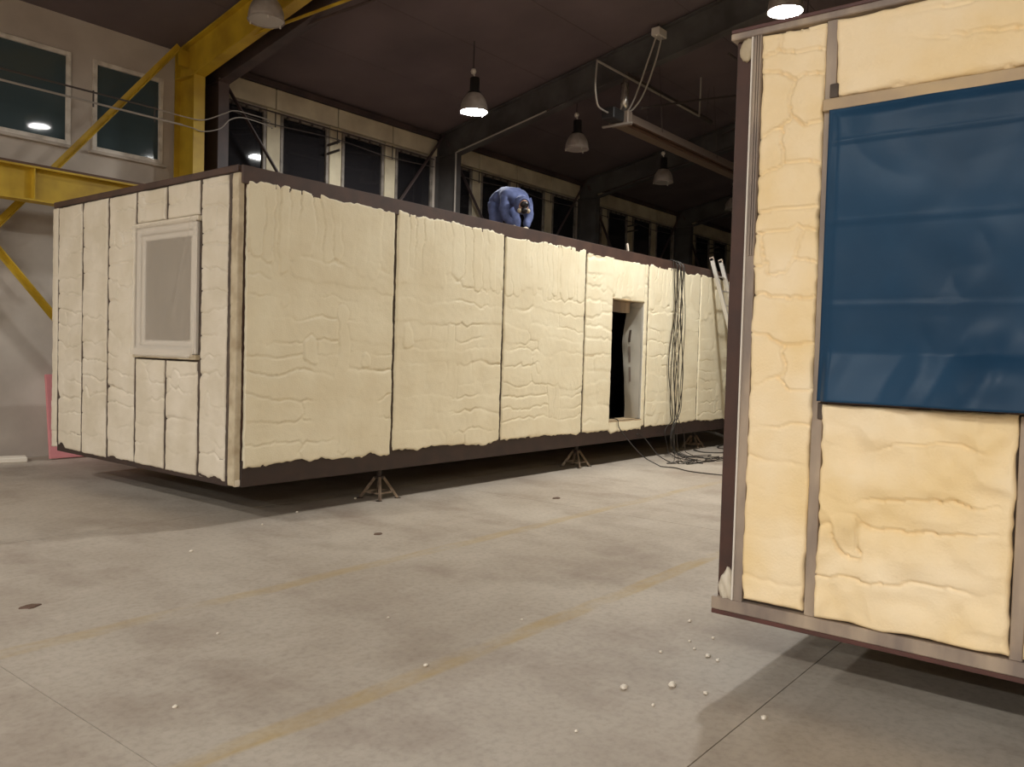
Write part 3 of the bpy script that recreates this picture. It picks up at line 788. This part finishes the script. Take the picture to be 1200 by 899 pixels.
rpart('wall_core', 'seam', RX+.14, RX+RL-.14, RY-.2, RY-.03, .6, 3.18, c=0)
rpart('wall_core', 'seam', RX+.14, RX+RL-.14, Ye+.03, Ye+.2, .6, 3.18, c=0)
rpart('wall_core', 'seam', RX+RL-.2, RX+RL-.03, Ye+.2, RY-.2, .6, 3.18, c=0)
# edge stud as a folded channel: lips and web
es = MB(); 
es.box(RX-.010, RX+.03, RY-.165, RY-.119, .44, 3.295, .002)
es.build('edge_stud', M['galv'], rm)
for k in range(3):
    MB().box(RX-.018, RX-.008, RY-.165+.012*k+.003, RY-.165+.012*k+.010, 2.2, 3.295, .001).build('stud_rib', M['galv'], rm)
MB().box(RX-.018, RX+.03, RY-.119, RY-.110, .44, 3.295, .002).build('stud_lip', M['pvc'], rm)
SY = [-5.455, -6.32, -7.16, -8.0]
def rstud(y, z0, z1, wd=.05): rpart('stud', 'galv', RX-.004, RX+.035, y-wd/2, y+wd/2, z0, z1, c=.003)
rstud(SY[0], .44, 3.295, .052); rstud(SY[1], .44, 1.47); rstud(SY[2], .44, 3.295); rstud(SY[3], .44, 3.295)
rend = lambda u, v, h: np.stack([RX-h, u, v], 1)
fb, ft = .455, 3.285
foam_panel(-5.425, -5.118, fb, ft, rend, M['foam_warm'], rm, 201, 'rows', .026, .009, (.012, .012), .007, .006, crack=.024, rough=.004, cm=.6)
foam_panel(-6.29, -5.485, fb, 1.475, rend, M['foam_warm'], rm, 202, 'rows', .040, .009, (.014, .008), .007, .010, crack=.026, rough=.017, cm=.75)
foam_panel(-7.13, -5.485, 2.925, ft, rend, M['foam_warm'], rm, 203, 'rows', .026, .010, (.008, .014), .007, .006, crack=.024, rough=.006, cm=.8)
foam_panel(-7.13, -6.35, fb, 1.475, rend, M['foam_warm'], rm, 204, 'rows', .036, .012, (.014, .008), .007, .010, crack=.026, rough=.015, cm=.75)
foam_panel(-7.97, -7.19, fb, ft, rend, M['foam_warm'], rm, 205, 'rows', .022, .02, (.012, .012))
foam_panel(-8.83, -8.03, fb, ft, rend, M['foam_warm'], rm, 206, 'rows', .022, .02, (.012, .012))
rside = lambda u, v, h: np.stack([u, RY-.02+h, v], 1)
x = RX+.18; k = 0
while x < RX+RL-.3:
    foam_panel(x, x+1.78, .56, 3.17, rside, M['foam_warm'], rm, 220+k, 'front', .02, .04)
    MB().box(x-.055, x-.01, RY-.03, RY-.012, .58, 3.18).build('stud', M['galv'], rm); x += 1.83; k += 1
# foam lumps at the corner post
def blob(name, ctr, rad, mt, par, seed, sub=3):
    bm = bmesh.new(); bmesh.ops.create_icosphere(bm, subdivisions=sub, radius=1)
    ob = base_of(par)
    for v in bm.verts:
        n = v.co.normalized(); f = 1+.28*float(nz(n.x*1.3+n.z, n.y*1.3-n.z, seed, 1.5))+.12*float(nz(n.x+n.z*2, n.y-n.z, seed+1, 4))
        v.co = Vector((ctr[0]+n.x*rad[0]*f-ob[0], ctr[1]+n.y*rad[1]*f-ob[1], ctr[2]+n.z*rad[2]*f-ob[2]))
    me = bpy.data.meshes.new(name); bm.to_mesh(me); bm.free(); me.materials.append(mt)
    me.polygons.foreach_set('use_smooth', [True]*len(me.polygons))
    o = bpy.data.objects.new(name, me); COL.objects.link(o); o.parent = par; return o
blob('foam_lump', (RX+.03, RY-.075, .50), (.05, .045, .095), M['foam_end'], rm, 3)
blob('foam_lump', (RX+.012, RY-.08, 3.25), (.022, .036, .055), M['overspray'], rm, 6)
# window surround and blue film
rpart('head_board', 'beige', RX-.03, RX+.03, -7.14, -5.43, 2.862, 2.918, c=.004)
rpart('sill_rail', 'primer', RX-.012, RX+.03, -7.14, -5.47, 1.475, 1.515, c=.004)
rpart('stud_bracket', 'seam', RX-.03, RX+.01, -5.50, -5.46, 2.918, 2.985, c=.004)
rpart('stud_bracket', 'seam', RX-.02, RX+.01, -5.51, -5.46, 1.40, 1.48, c=.004)
nu, nv = 150, 120
ty = np.linspace(-7.13, -5.462, nu); tz = np.linspace(1.488, 2.868, nv)
YY, ZZ = np.meshgrid(ty, tz)
D = .016+.006*nz(YY, ZZ, 31, 1.5)
for fz_, s_ in ((2.70, 1), (2.325, 1), (1.948, -1)):
    d_ = ZZ-fz_-.004*nz(YY, 0*YY, 33, 3)
    D += s_*.0018*np.sign(d_)*np.exp(-np.abs(d_)/.03)
    D += .003*np.exp(-(d_/.007)**2)
A_ = YY+.45*ZZ
D += .012*np.maximum(nz(A_*1.0, ZZ*.25, 35, 5), 0)**1.5*np.clip((2.5-ZZ)/.6, 0, 1)
D += .009*nz(YY-.3*ZZ, ZZ*.4, 36, 3.6)*np.clip((2.3-ZZ)/.6, 0, 1)
D += .006*nz(YY+.5*ZZ, ZZ*.6-.2*YY, 38, 6)+.004*np.abs(nz(YY-.6*ZZ, ZZ, 39, 4.5))
bl = np.clip((1.72-ZZ)/.25, 0, 1)
D += bl*(.045+.055*np.exp(-((YY+6.13)/.16)**2)+.02*nz(YY, 0*YY, 37, 4))
D += .05*np.exp(-(((YY+6.22)/.12)**2+((ZZ-1.66)/.14)**2))
ed = np.minimum(np.minimum(YY+7.13, -5.462-YY), 2.868-ZZ); D = .012+(D-.0)*np.clip(ed/.05, .25, 1)+0*ed
ft_ = MB(); n1 = nu*nv
vs = np.stack([RX-.012-D.ravel(), YY.ravel(), ZZ.ravel()], 1).tolist()
fs = [(j*nu+i, j*nu+i+1, (j+1)*nu+i+1, (j+1)*nu+i) for j in range(nv-1) for i in range(nu-1)]
ft_.add(vs, fs)
tarp = ft_.build('blue_film', M['tarp'], rm, True)
sm = tarp.modifiers.new('thick', 'SOLIDIFY'); sm.thickness = .0015

# ------------------------------------------------------------------ jack stands
def jack(x, y, rz, label, ztop=Z0):
    root = empty('jack_stand', (x, y, 0), label, 'jack stand', 'jack stands under the modules')
    s = .15; c, sn = math.cos(rz), math.sin(rz)
    def P(a, b, z): return (x+a*c-b*sn, y+a*sn+b*c, z)
    for a, b in ((-1, -1), (1, -1), (1, 1), (-1, 1)):
        MB().bar(P(a*.035, b*.035, .235), P(a*s, b*s, .006), .034, .010, P(a, b, 0.6)).bar(P(a*.03, b*.04, .235), P(a*(s-.01), b*(s+.01), .006), .010, .03, P(a, b, .6)).build('leg', M['jack'], root)
        MB().box(*[v for p in ((P(a*s, b*s, 0)[0]-.025, P(a*s, b*s, 0)[0]+.025), (P(a*s, b*s, 0)[1]-.025, P(a*s, b*s, 0)[1]+.025), (0, .008)) for v in p]).build('foot', M['jackdark'], root)
    q = .118; cs = [P(-q, -q, .075), P(q, -q, .075), P(q, q, .075), P(-q, q, .075)]
    for k in range(4):
        MB().bar(cs[k], cs[(k+1) % 4], .008, .018).build('rung', M['jack'], root)
    MB().tube([(x, y, .20), (x, y, ztop-.012)], .028, 12).build('post', M['jackdark'], root)
    MB().obox(Vector((x, y, .24)), Vector((c, sn, 0)), Vector((-sn, c, 0)), Vector((0, 0, 1)), .09, .09, .03, .004).build('collar', M['jackdark'], root)
    MB().obox(Vector((x, y, ztop-.006)), Vector((c, sn, 0)), Vector((-sn, c, 0)), Vector((0, 0, 1)), .16, .12, .013, .002).build('top_plate', M['jack'], root)
jack(1.985, .20, .06, 'steel jack stand below the first foam seam from the module corner')
jack(6.02, .24, .05, 'steel jack stand under the long module just before the doorway')
jack(10.05, .28, .05, 'steel jack stand under the long module behind the coiled cables')
for x, n in ((1.98, 'windowed end'), (6.0, 'middle'), (10.05, 'far end')): jack(x, MW-.22, .0, 'jack stand on the hall wall side under the %s of long module' % n)
for x, n in ((2.6, 'front'), (9.0, 'back')):
    for y, n2 in ((RY-.35, 'doorway'), (Ye+.3, 'far')): jack(x, y, 0, 'jack stand in the dark under blue film module, %s half, %s side' % (n, n2))

# ------------------------------------------------------------------ ladder
def ladder():
    root = empty('ladder', (10.05, -1.0, 0), 'aluminium ladder leaning on the far end of the long module', 'ladder')
    def P(x, z): return Vector((x, -.05-(3.53-z)*.31, z))
    for x in (9.87, 10.25):
        MB().bar(P(x, 3.55), P(x, 0.005), .045, .07, (0, 1, .3), .004).build('stile', M['alu'], root)
        MB().bar(P(x, 3.50)+Vector((0, .0, 0)), P(x, 3.57), .045, .08, (0, 1, .3), .006).build('end_cap', M['galv'], root)
        MB().bar(P(x, .06), P(x, .0), .045, .08, (0, 1, .3), .004).build('foot', M['cable'], root)
    z = .25
    while z < 3.45:
        MB().tube([P(9.87, z), P(10.25, z)], .015, 8).build('rung', M['alu'], root); z += .27
ladder()

# ------------------------------------------------------------------ cables
rng = random.Random(5)
def resample(pts, step=.012):
    P = np.array([tuple(q) for q in pts]); L = np.concatenate([[0], np.cumsum(np.linalg.norm(np.diff(P, axis=0), axis=1))])
    t = np.linspace(0, L[-1], max(2, int(L[-1]/step)))
    return np.stack([np.interp(t, L, P[:, c]) for c in range(3)], 1)
LAID = []                                    # points and radii of the cables already lying there
def lay(ctrl, r):
    """let the floor part of a cable rest on the floor and climb over what it crosses, itself included"""
    P = resample(curve_pts(ctrl, 10)); base = P[:, 2].copy(); n = len(P); gap = .0015
    low = base < .12
    obs = np.vstack(LAID) if LAID else np.zeros((0, 4))
    obs = obs[obs[:, 2] < .10]
    z = np.where(low, np.maximum(base, r+.0005), base)
    need = z.copy()
    for i in np.nonzero(low)[0]:
        if len(obs):
            d = np.hypot(obs[:, 0]-P[i, 0], obs[:, 1]-P[i, 1]); m_ = d < obs[:, 3]+r+.008
            if m_.any(): need[i] = max(need[i], (obs[m_, 2]+obs[m_, 3]).max()+r+gap)
    dist = np.arange(n)*.012
    def drape(h):
        o = h.copy()
        for k in range(1, 30):
            o[k:] = np.maximum(o[k:], h[:-k]-.42*dist[k]); o[:-k] = np.maximum(o[:-k], h[k:]-.42*dist[k])
        return np.where(low, o, base)
    z = np.where(low, drape(np.where(low, need, 0)), base)
    for it in range(4):
        ch = False
        for i in np.nonzero(low)[0]:
            if i < 9: continue
            e = i-8; mm = low[:e] & (np.hypot(P[:e, 0]-P[i, 0], P[:e, 1]-P[i, 1]) < 2*r+.008)
            if mm.any():
                h = z[:e][mm].max()+2*r+gap
                if h > need[i]+1e-5 and h < .12: need[i] = h; ch = True
        if not ch: break
        z = np.where(low, drape(np.where(low, need, 0)), base)
    P[:, 2] = z
    LAID.append(np.column_stack([P, np.full(n, r)]))
    return [tuple(q) for q in P]
NC = 10
BX = [8.30, 8.52, 8.40, 8.20, 8.46, 8.34, 8.66, 8.43, 8.56, 8.25]
CC = [(8.05, -.62), (8.75, -.70), (7.75, -.72), (7.95, -.84), (8.45, -.60), (8.30, -.80), (9.05, -.62), (8.62, -.86), (8.95, -.80), (7.62, -.60)]
for k in range(NC):
    r = .0072 if k in (0, 5) else .0060
    x0 = 8.40+.018*k                          # side by side over the roof edge
    yl = -.052-.0165*((k*3) % NC)             # each strand hangs in its own plane
    pts = [(x0, .5+rng.uniform(0, .3), 3.362), (x0, .12, 3.362), (x0, -.02, 3.364), (x0, yl*.75, 3.31), (x0, yl, 3.20)]
    zq = 2.9; sw = rng.uniform(-.06, .06); am = rng.uniform(.05, .12); fq = rng.uniform(1.7, 3.0)
    while zq > .62:
        pts.append((x0+am*math.sin(zq*fq+k*1.7)*min(1, (3.25-zq)/.8)+sw*(3.2-zq)/2, yl, zq)); zq -= rng.uniform(.3, .42)
    bx = BX[k]
    pts += [(bx+rng.uniform(-.07, .07), yl-.015, .45), (bx+rng.uniform(-.05, .05), yl-.04, .2), (bx, yl-.085, .012), (bx+(CC[k][0]-bx)*.3, -.36, .008)]
    cx, cy = CC[k]
    rr = rng.uniform(.10, .22); a0 = 1.57+rng.uniform(-.6, .6); nj = rng.randint(3, 8)
    for j in range(nj):
        a = a0+j*.85; q = rr*(1-.05*j)
        pts.append((cx+q*1.6*math.cos(a)+rng.uniform(-.05, .05), cy+q*.8*math.sin(a)+rng.uniform(-.03, .03), .008))
    if k in (3, 7): pts += [(9.25, -.85-.1*k/7, .008), (9.6, -.75-.1*k/7, .008)]
    o = MB().tube(lay(pts, r), r, 6).build('cable', M['cable'], None, True)
    tag(o, 'black cable hanging over the module wall in the bundle, coiled on the floor', 'cable', 'cables hanging by the doorway')
def cable(pts, label, r=.008, mt='cable'):
    tag(MB().tube(lay(pts, r), r, 6).build('cable', M[mt], None, True), label, 'cable')
cable([(6.72, .15, .705), (6.74, -.03, .70), (6.78, -.06, .55), (6.9, -.35, .20), (7.0, -.62, .02), (7.03, -.9, .012), (6.85, -1.25, .012), (6.86, -1.75, .012), (7.1, -2.6, .012), (7.3, -3.2, .012)],
      'thin cable trailing from the door sill out across the floor')
cable([(7.35, -.02, .42), (7.38, -.05, .44), (7.48, -.12, .36), (7.52, -.3, .15), (7.54, -.45, .02), (7.6, -.6, .012), (7.9, -.95, .012)], 'short cable with pale plug dropping under the door sill')
cable([(9.6, .05, .012), (9.4, -.25, .012), (9.7, -.55, .012), (10.2, -.4, .012), (10.4, -.05, .012), (11.2, .1, .012)], 'loose cable loop on the floor beside the far jack stand', .010)
cable([(10.3, .32, .312), (10.4, .1, .30), (10.6, -.12, .2), (10.9, -.2, .12), (11.5, -.1, .1), (11.9, .1, .03)], 'thick black hose sagging below the far end of the beam', .03)

# ------------------------------------------------------------------ boards on the floor by the wall
pk = MB(); 
a = Vector((.66, 5.52, .003)); b = Vector((1.95, 5.52, .003)); dv = (b-a).normalized(); lean = Vector((0, .138, .95)).normalized(); lean = (lean-dv*lean.dot(dv)).normalized()
nn = dv.cross(lean).normalized()
pk.obox(a+dv*.62+lean*.60+nn*.0+Vector((0, .03, .012)), dv, nn, lean, 1.25, .05, 1.2, .004)
tag(pk.build('insulation_board', M['pink']), 'pink insulation board leaning on the wall behind the module', 'board')
sb = MB(); sb.obox(Vector((.02, 5.72, .035)), Vector((.96, -.28, 0)).normalized(), Vector((.28, .96, 0)).normalized(), Vector((0, 0, 1)), .75, .28, .07, .012)
tag(sb.build('foam_block', M['slabwhite']), 'white foam block lying on the floor against the wall', 'block')

# ------------------------------------------------------------------ crumbs and marks on the floor
cr = [(-2.42, -3.26, .012), (-.81, -.64, .016), (-1.74, -2.52, .010), (-1.28, -3.75, .014), (-.82, -4.69, .022), (-.63, -4.86, .022), (-.60, -5.03, .014), (.39, -4.45, .014), (-.11, -4.81, .018), (-.13, -4.88, .014),
      (-.68, -5.36, .016), (-.87, -3.02, .010), (-.32, -3.65, .010), (-1.38, -4.78, .010), (-.23, -4.58, .012), (.2, -4.7, .012), (.05, -4.62, .010), (1.75, .33, .016), (.8, .12, .014), (.2, -.15, .012), (-.9, -4.9, .010), (-.05, -4.7, .012)]
for i, (x, y, r) in enumerate(cr):
    r *= .8
    o = blob('foam_crumb', (x, y, r*.62), (r*1.2, r, r*.75), M['slabwhite'], None, 50+i, 2)
    tag(o, 'small white foam crumb fallen on the concrete floor', 'crumb', 'foam crumbs on the floor')
stub = ['dark rusty iron stub in the floor off the module end wall', 'dark rusty iron stub in the floor before the first jack stand', 'dark rusty iron stub in the floor past the cross joint']
for i, (x, y, r) in enumerate([(-2.25, -1.24, .06), (.71, -1.19, .05), (3.5, -1.2, .06)]):
    bm = bmesh.new(); vs = []
    n = 18
    o_ = MB(); ring = [(x+r*(1+.35*float(nz(math.cos(a), math.sin(a), 70+i, 1.5)))*math.cos(a), y+.7*r*(1+.3*float(nz(math.cos(a), math.sin(a), 80+i, 2)))*math.sin(a)) for a in np.linspace(0, 2*PI, n, endpoint=False)]
    o_.add([(p, q, -.002) for p, q in ring]+[(x+(p-x)*.9, y+(q-y)*.9, .007) for p, q in ring], [tuple(range(n-1, -1, -1)), tuple(range(n, 2*n))]+[(k, (k+1) % n, n+(k+1) % n, n+k) for k in range(n)])
    bm.free()
    tag(o_.build('anchor_plate', M['crack']), stub[i], 'plate', 'iron stubs in the floor')

# ------------------------------------------------------------------ the worker on the roof
def skin(name, verts, edges, radii, mt, parent, root_i=0, sub=2):
    me = bpy.data.meshes.new(name); ob = base_of(parent)
    me.from_pydata([(v[0]-ob[0], v[1]-ob[1], v[2]-ob[2]) for v in verts], edges, [])
    o = bpy.data.objects.new(name, me); COL.objects.link(o); o.parent = parent
    md = o.modifiers.new('skin', 'SKIN'); md.use_smooth_shade = True
    for i, r in enumerate(radii):
        sv = me.skin_vertices[0].data[i]; sv.radius = r if isinstance(r, tuple) else (r, r); sv.use_root = (i == root_i)
    s_ = o.modifiers.new('sub', 'SUBSURF'); s_.levels = sub; s_.render_levels = sub
    me.materials.append(mt); return o
def worker():
    X, Y, Z = 5.30, 1.2, 3.352
    root = empty('person', (X, Y, Z), 'person in blue hooded coverall bending over the roof edge', 'person')
    sc_, ct, st = .87, math.cos(math.radians(-20)), math.sin(math.radians(-20))
    def p(a, b, c):                              # a: sideways, b: back(+)/front(-), c: up
        a *= sc_; b *= sc_; c *= sc_
        return (X+a*ct-b*st, Y+a*st+b*ct, Z+c)
    V = [p(0, .05, .70), p(-.01, -.10, .79), p(-.02, -.27, .79), p(-.03, -.42, .71), p(-.035, -.50, .64), p(-.04, -.56, .58),
         p(-.14, .08, .64), p(-.19, -.10, .38), p(-.20, .08, .09), p(-.21, -.08, .05),
         p(.14, .08, .64), p(.19, -.08, .38), p(.20, .12, .09), p(.21, -.04, .05),
         p(-.20, -.40, .66), p(-.27, -.44, .42), p(-.16, -.58, .22),
         p(.15, -.42, .66), p(.20, -.52, .40), p(.06, -.64, .20)]
    E_ = [(0, 1), (1, 2), (2, 3), (3, 4), (4, 5), (0, 6), (6, 7), (7, 8), (8, 9), (0, 10), (10, 11), (11, 12), (12, 13), (3, 14), (14, 15), (15, 16), (3, 17), (17, 18), (18, 19)]
    Rr = [(.22, .21), (.22, .19), (.235, .19), (.21, .17), .10, .08, .17, .135, .105, .08, .17, .135, .105, .08, .12, .095, .065, .12, .095, .065]
    Rr = [tuple(q*.80 for q in r) if isinstance(r, tuple) else r*.80 for r in Rr]
    bd = skin('body', V, E_, Rr, M['suit'], root)
    tx = bpy.data.textures.new('folds', 'CLOUDS'); tx.noise_scale = .11
    dm = bd.modifiers.new('folds', 'DISPLACE'); dm.texture = tx; dm.strength = .05; dm.mid_level = .5
    # light reflection on the bent back, no part of the suit
    bk = []
    # points of a white patch for that highlight, not built
    nu_, nv_ = 9, 9
    vs = []
    for j in range(nv_):
        t_ = j/(nv_-1); b_ = -.06-.36*t_; top = .955-.9*max(0, t_-.35)**2*.35-.05*(1-t_)**2
        for i in range(nu_):
            s_ = -1+2*i/(nu_-1)
            vs.append(p(s_*.12-.015, b_, top-.045*s_*s_-.012))
    # head: hood, face mask, respirator
    hc = Vector(p(-.045, -.66, .56))
    h = MB(); bm = bmesh.new(); bmesh.ops.create_uvsphere(bm, u_segments=20, v_segments=14, radius=1)
    dirf = Vector((-.50, -.76, -.40)).normalized()
    vsn = [];
    for v in bm.verts:
        n = v.co.copy(); f = 1.0+.05*float(nz(n.x*2, n.y*2+n.z, 91, 1.5))
        vsn.append(hc+Vector((n.x*.112, n.y*.128, n.z*.135))*f)
    h.add(vsn, [[v.index for v in f.verts] for f in bm.faces]); bm.free()
    hood = h.build('hood', M['suit'], root, True)
    sd = dirf.cross(Vector((0, 0, 1))).normalized(); uu = sd.cross(dirf).normalized()
    def ell(name, c, ra, rb, rc, mt, par):
        bm = bmesh.new(); bmesh.ops.create_uvsphere(bm, u_segments=16, v_segments=10, radius=1)
        g_ = MB(); g_.add([c+sd*(v.co.x*ra)+uu*(v.co.z*rb)+dirf*(v.co.y*rc) for v in bm.verts], [[v.index for v in f.verts] for f in bm.faces]); bm.free()
        return g_.build(name, mt, par, True)
    fc = ell('face', hc+dirf*.075, .078, .100, .06, M['hair'], root)
    ell('visor', hc+dirf*.105+uu*.028, .066, .055, .045, M['mask'], fc)
    rs = ell('respirator', hc+dirf*.135-uu*.05, .05, .05, .05, M['mask'], fc)
    for s_ in (-1, 1): ell('filter', hc+dirf*.125-uu*.055+sd*(s_*.065), .032, .035, .03, M['glove'], fc)
    ell('nose', hc+dirf*.142-uu*.008, .014, .02, .016, M['mask'], fc)
    g_ = MB(); ring = []
    for k in range(21):
        a_ = 2*PI*k/20; ring.append(hc+dirf*.085+sd*(.085*math.cos(a_))+uu*(.108*math.sin(a_)))
    g_.tube(ring, .014, 8, False); g_.build('hood_hem', M['suit'], hood, True)
    # hands with five fingers
    for (wx, wy, wz, s_) in ((-.16, -.58, .22, -1), (.06, -.64, .20, 1)):
        w0 = Vector(p(wx, wy, wz)); d_ = Vector((.25*-s_, -.5, -.83)).normalized(); sx = Vector((1, 0, 0))
        sx = (sx-d_*sx.dot(d_)).normalized(); cu = d_.cross(sx)
        VV = [w0, w0+d_*.05, w0+d_*.09]; EE = [(0, 1), (1, 2)]; RR = [(.038, .03), (.045, .024), (.042, .02)]
        for k, (ofs, ln) in enumerate(((-.034, .062), (-.012, .075), (.012, .07), (.034, .055))):
            b0 = w0+d_*.09+sx*ofs; n0 = len(VV)
            VV += [b0, b0+d_*ln*.5+cu*.012*s_, b0+d_*ln*.85+cu*.036*s_]; EE += [(2, n0), (n0, n0+1), (n0+1, n0+2)]; RR += [.012, .0105, .009]
        n0 = len(VV); b0 = w0+d_*.035-sx*(s_*.045)
        VV += [b0, b0+d_*.035-sx*(s_*.02), b0+d_*.06-sx*(s_*.012)+cu*.02*s_]; EE += [(1, n0), (n0, n0+1), (n0+1, n0+2)]; RR += [.014, .012, .010]
        skin('hand', VV, EE, RR, M['glove'], root, 0, 1)
    for (fx, fy_) in ((-.20, .08), (.20, .12)):
        b = MB(); n = 10; prof = [(.10, .045), (.04, .05), (-.06, .052), (-.15, .05), (-.20, .03)]
        rings = []
        for yy, hw in prof:
            hz = .085 if yy > -.05 else .065 if yy > -.18 else .04
            rings.append([Vector(p(fx+hw*math.cos(PI*2*k/n), fy_+yy, max(0.0, hz*.5+hz*.55*math.sin(PI*2*k/n)))) for k in range(n)])
        b.add([v for r_ in rings for v in r_], [(i*n+k, i*n+(k+1) % n, (i+1)*n+(k+1) % n, (i+1)*n+k) for i in range(len(prof)-1) for k in range(n)]+[tuple(range(n)), tuple((len(prof)-1)*n+k for k in range(n-1, -1, -1))])
        b.build('boot', M['boot'], root, True)
    gn = empty('spray_gun', p(-.05, -.66, .08), 'pale spray gun with hose in the hands of the bending worker', 'tool')
    MB().tube([p(-.12, -.62, .10), p(.02, -.72, .10)], .028, 10).build('barrel', M['glove'], gn)
    MB().tube([p(-.06, -.66, .10), p(-.07, -.62, .02)], .018, 8).build('grip', M['jackdark'], gn)
    MB().tube(curve_pts([p(-.07, -.62, .03), p(-.02, -.52, .018), p(.2, -.42, .016), p(.6, -.3, .016), p(1.6, .1, .016), p(3.1, -.2, .016)]), .014, 8).build('hose', M['cable'], gn, True)
worker()
tag(MB().bar((6.98, .02, 3.35), (6.95, .02, 3.47), .03, .03, c=.006).build('foam_offcut', M['slabwhite']), 'small white stick standing on the top edge of the long module', 'offcut')
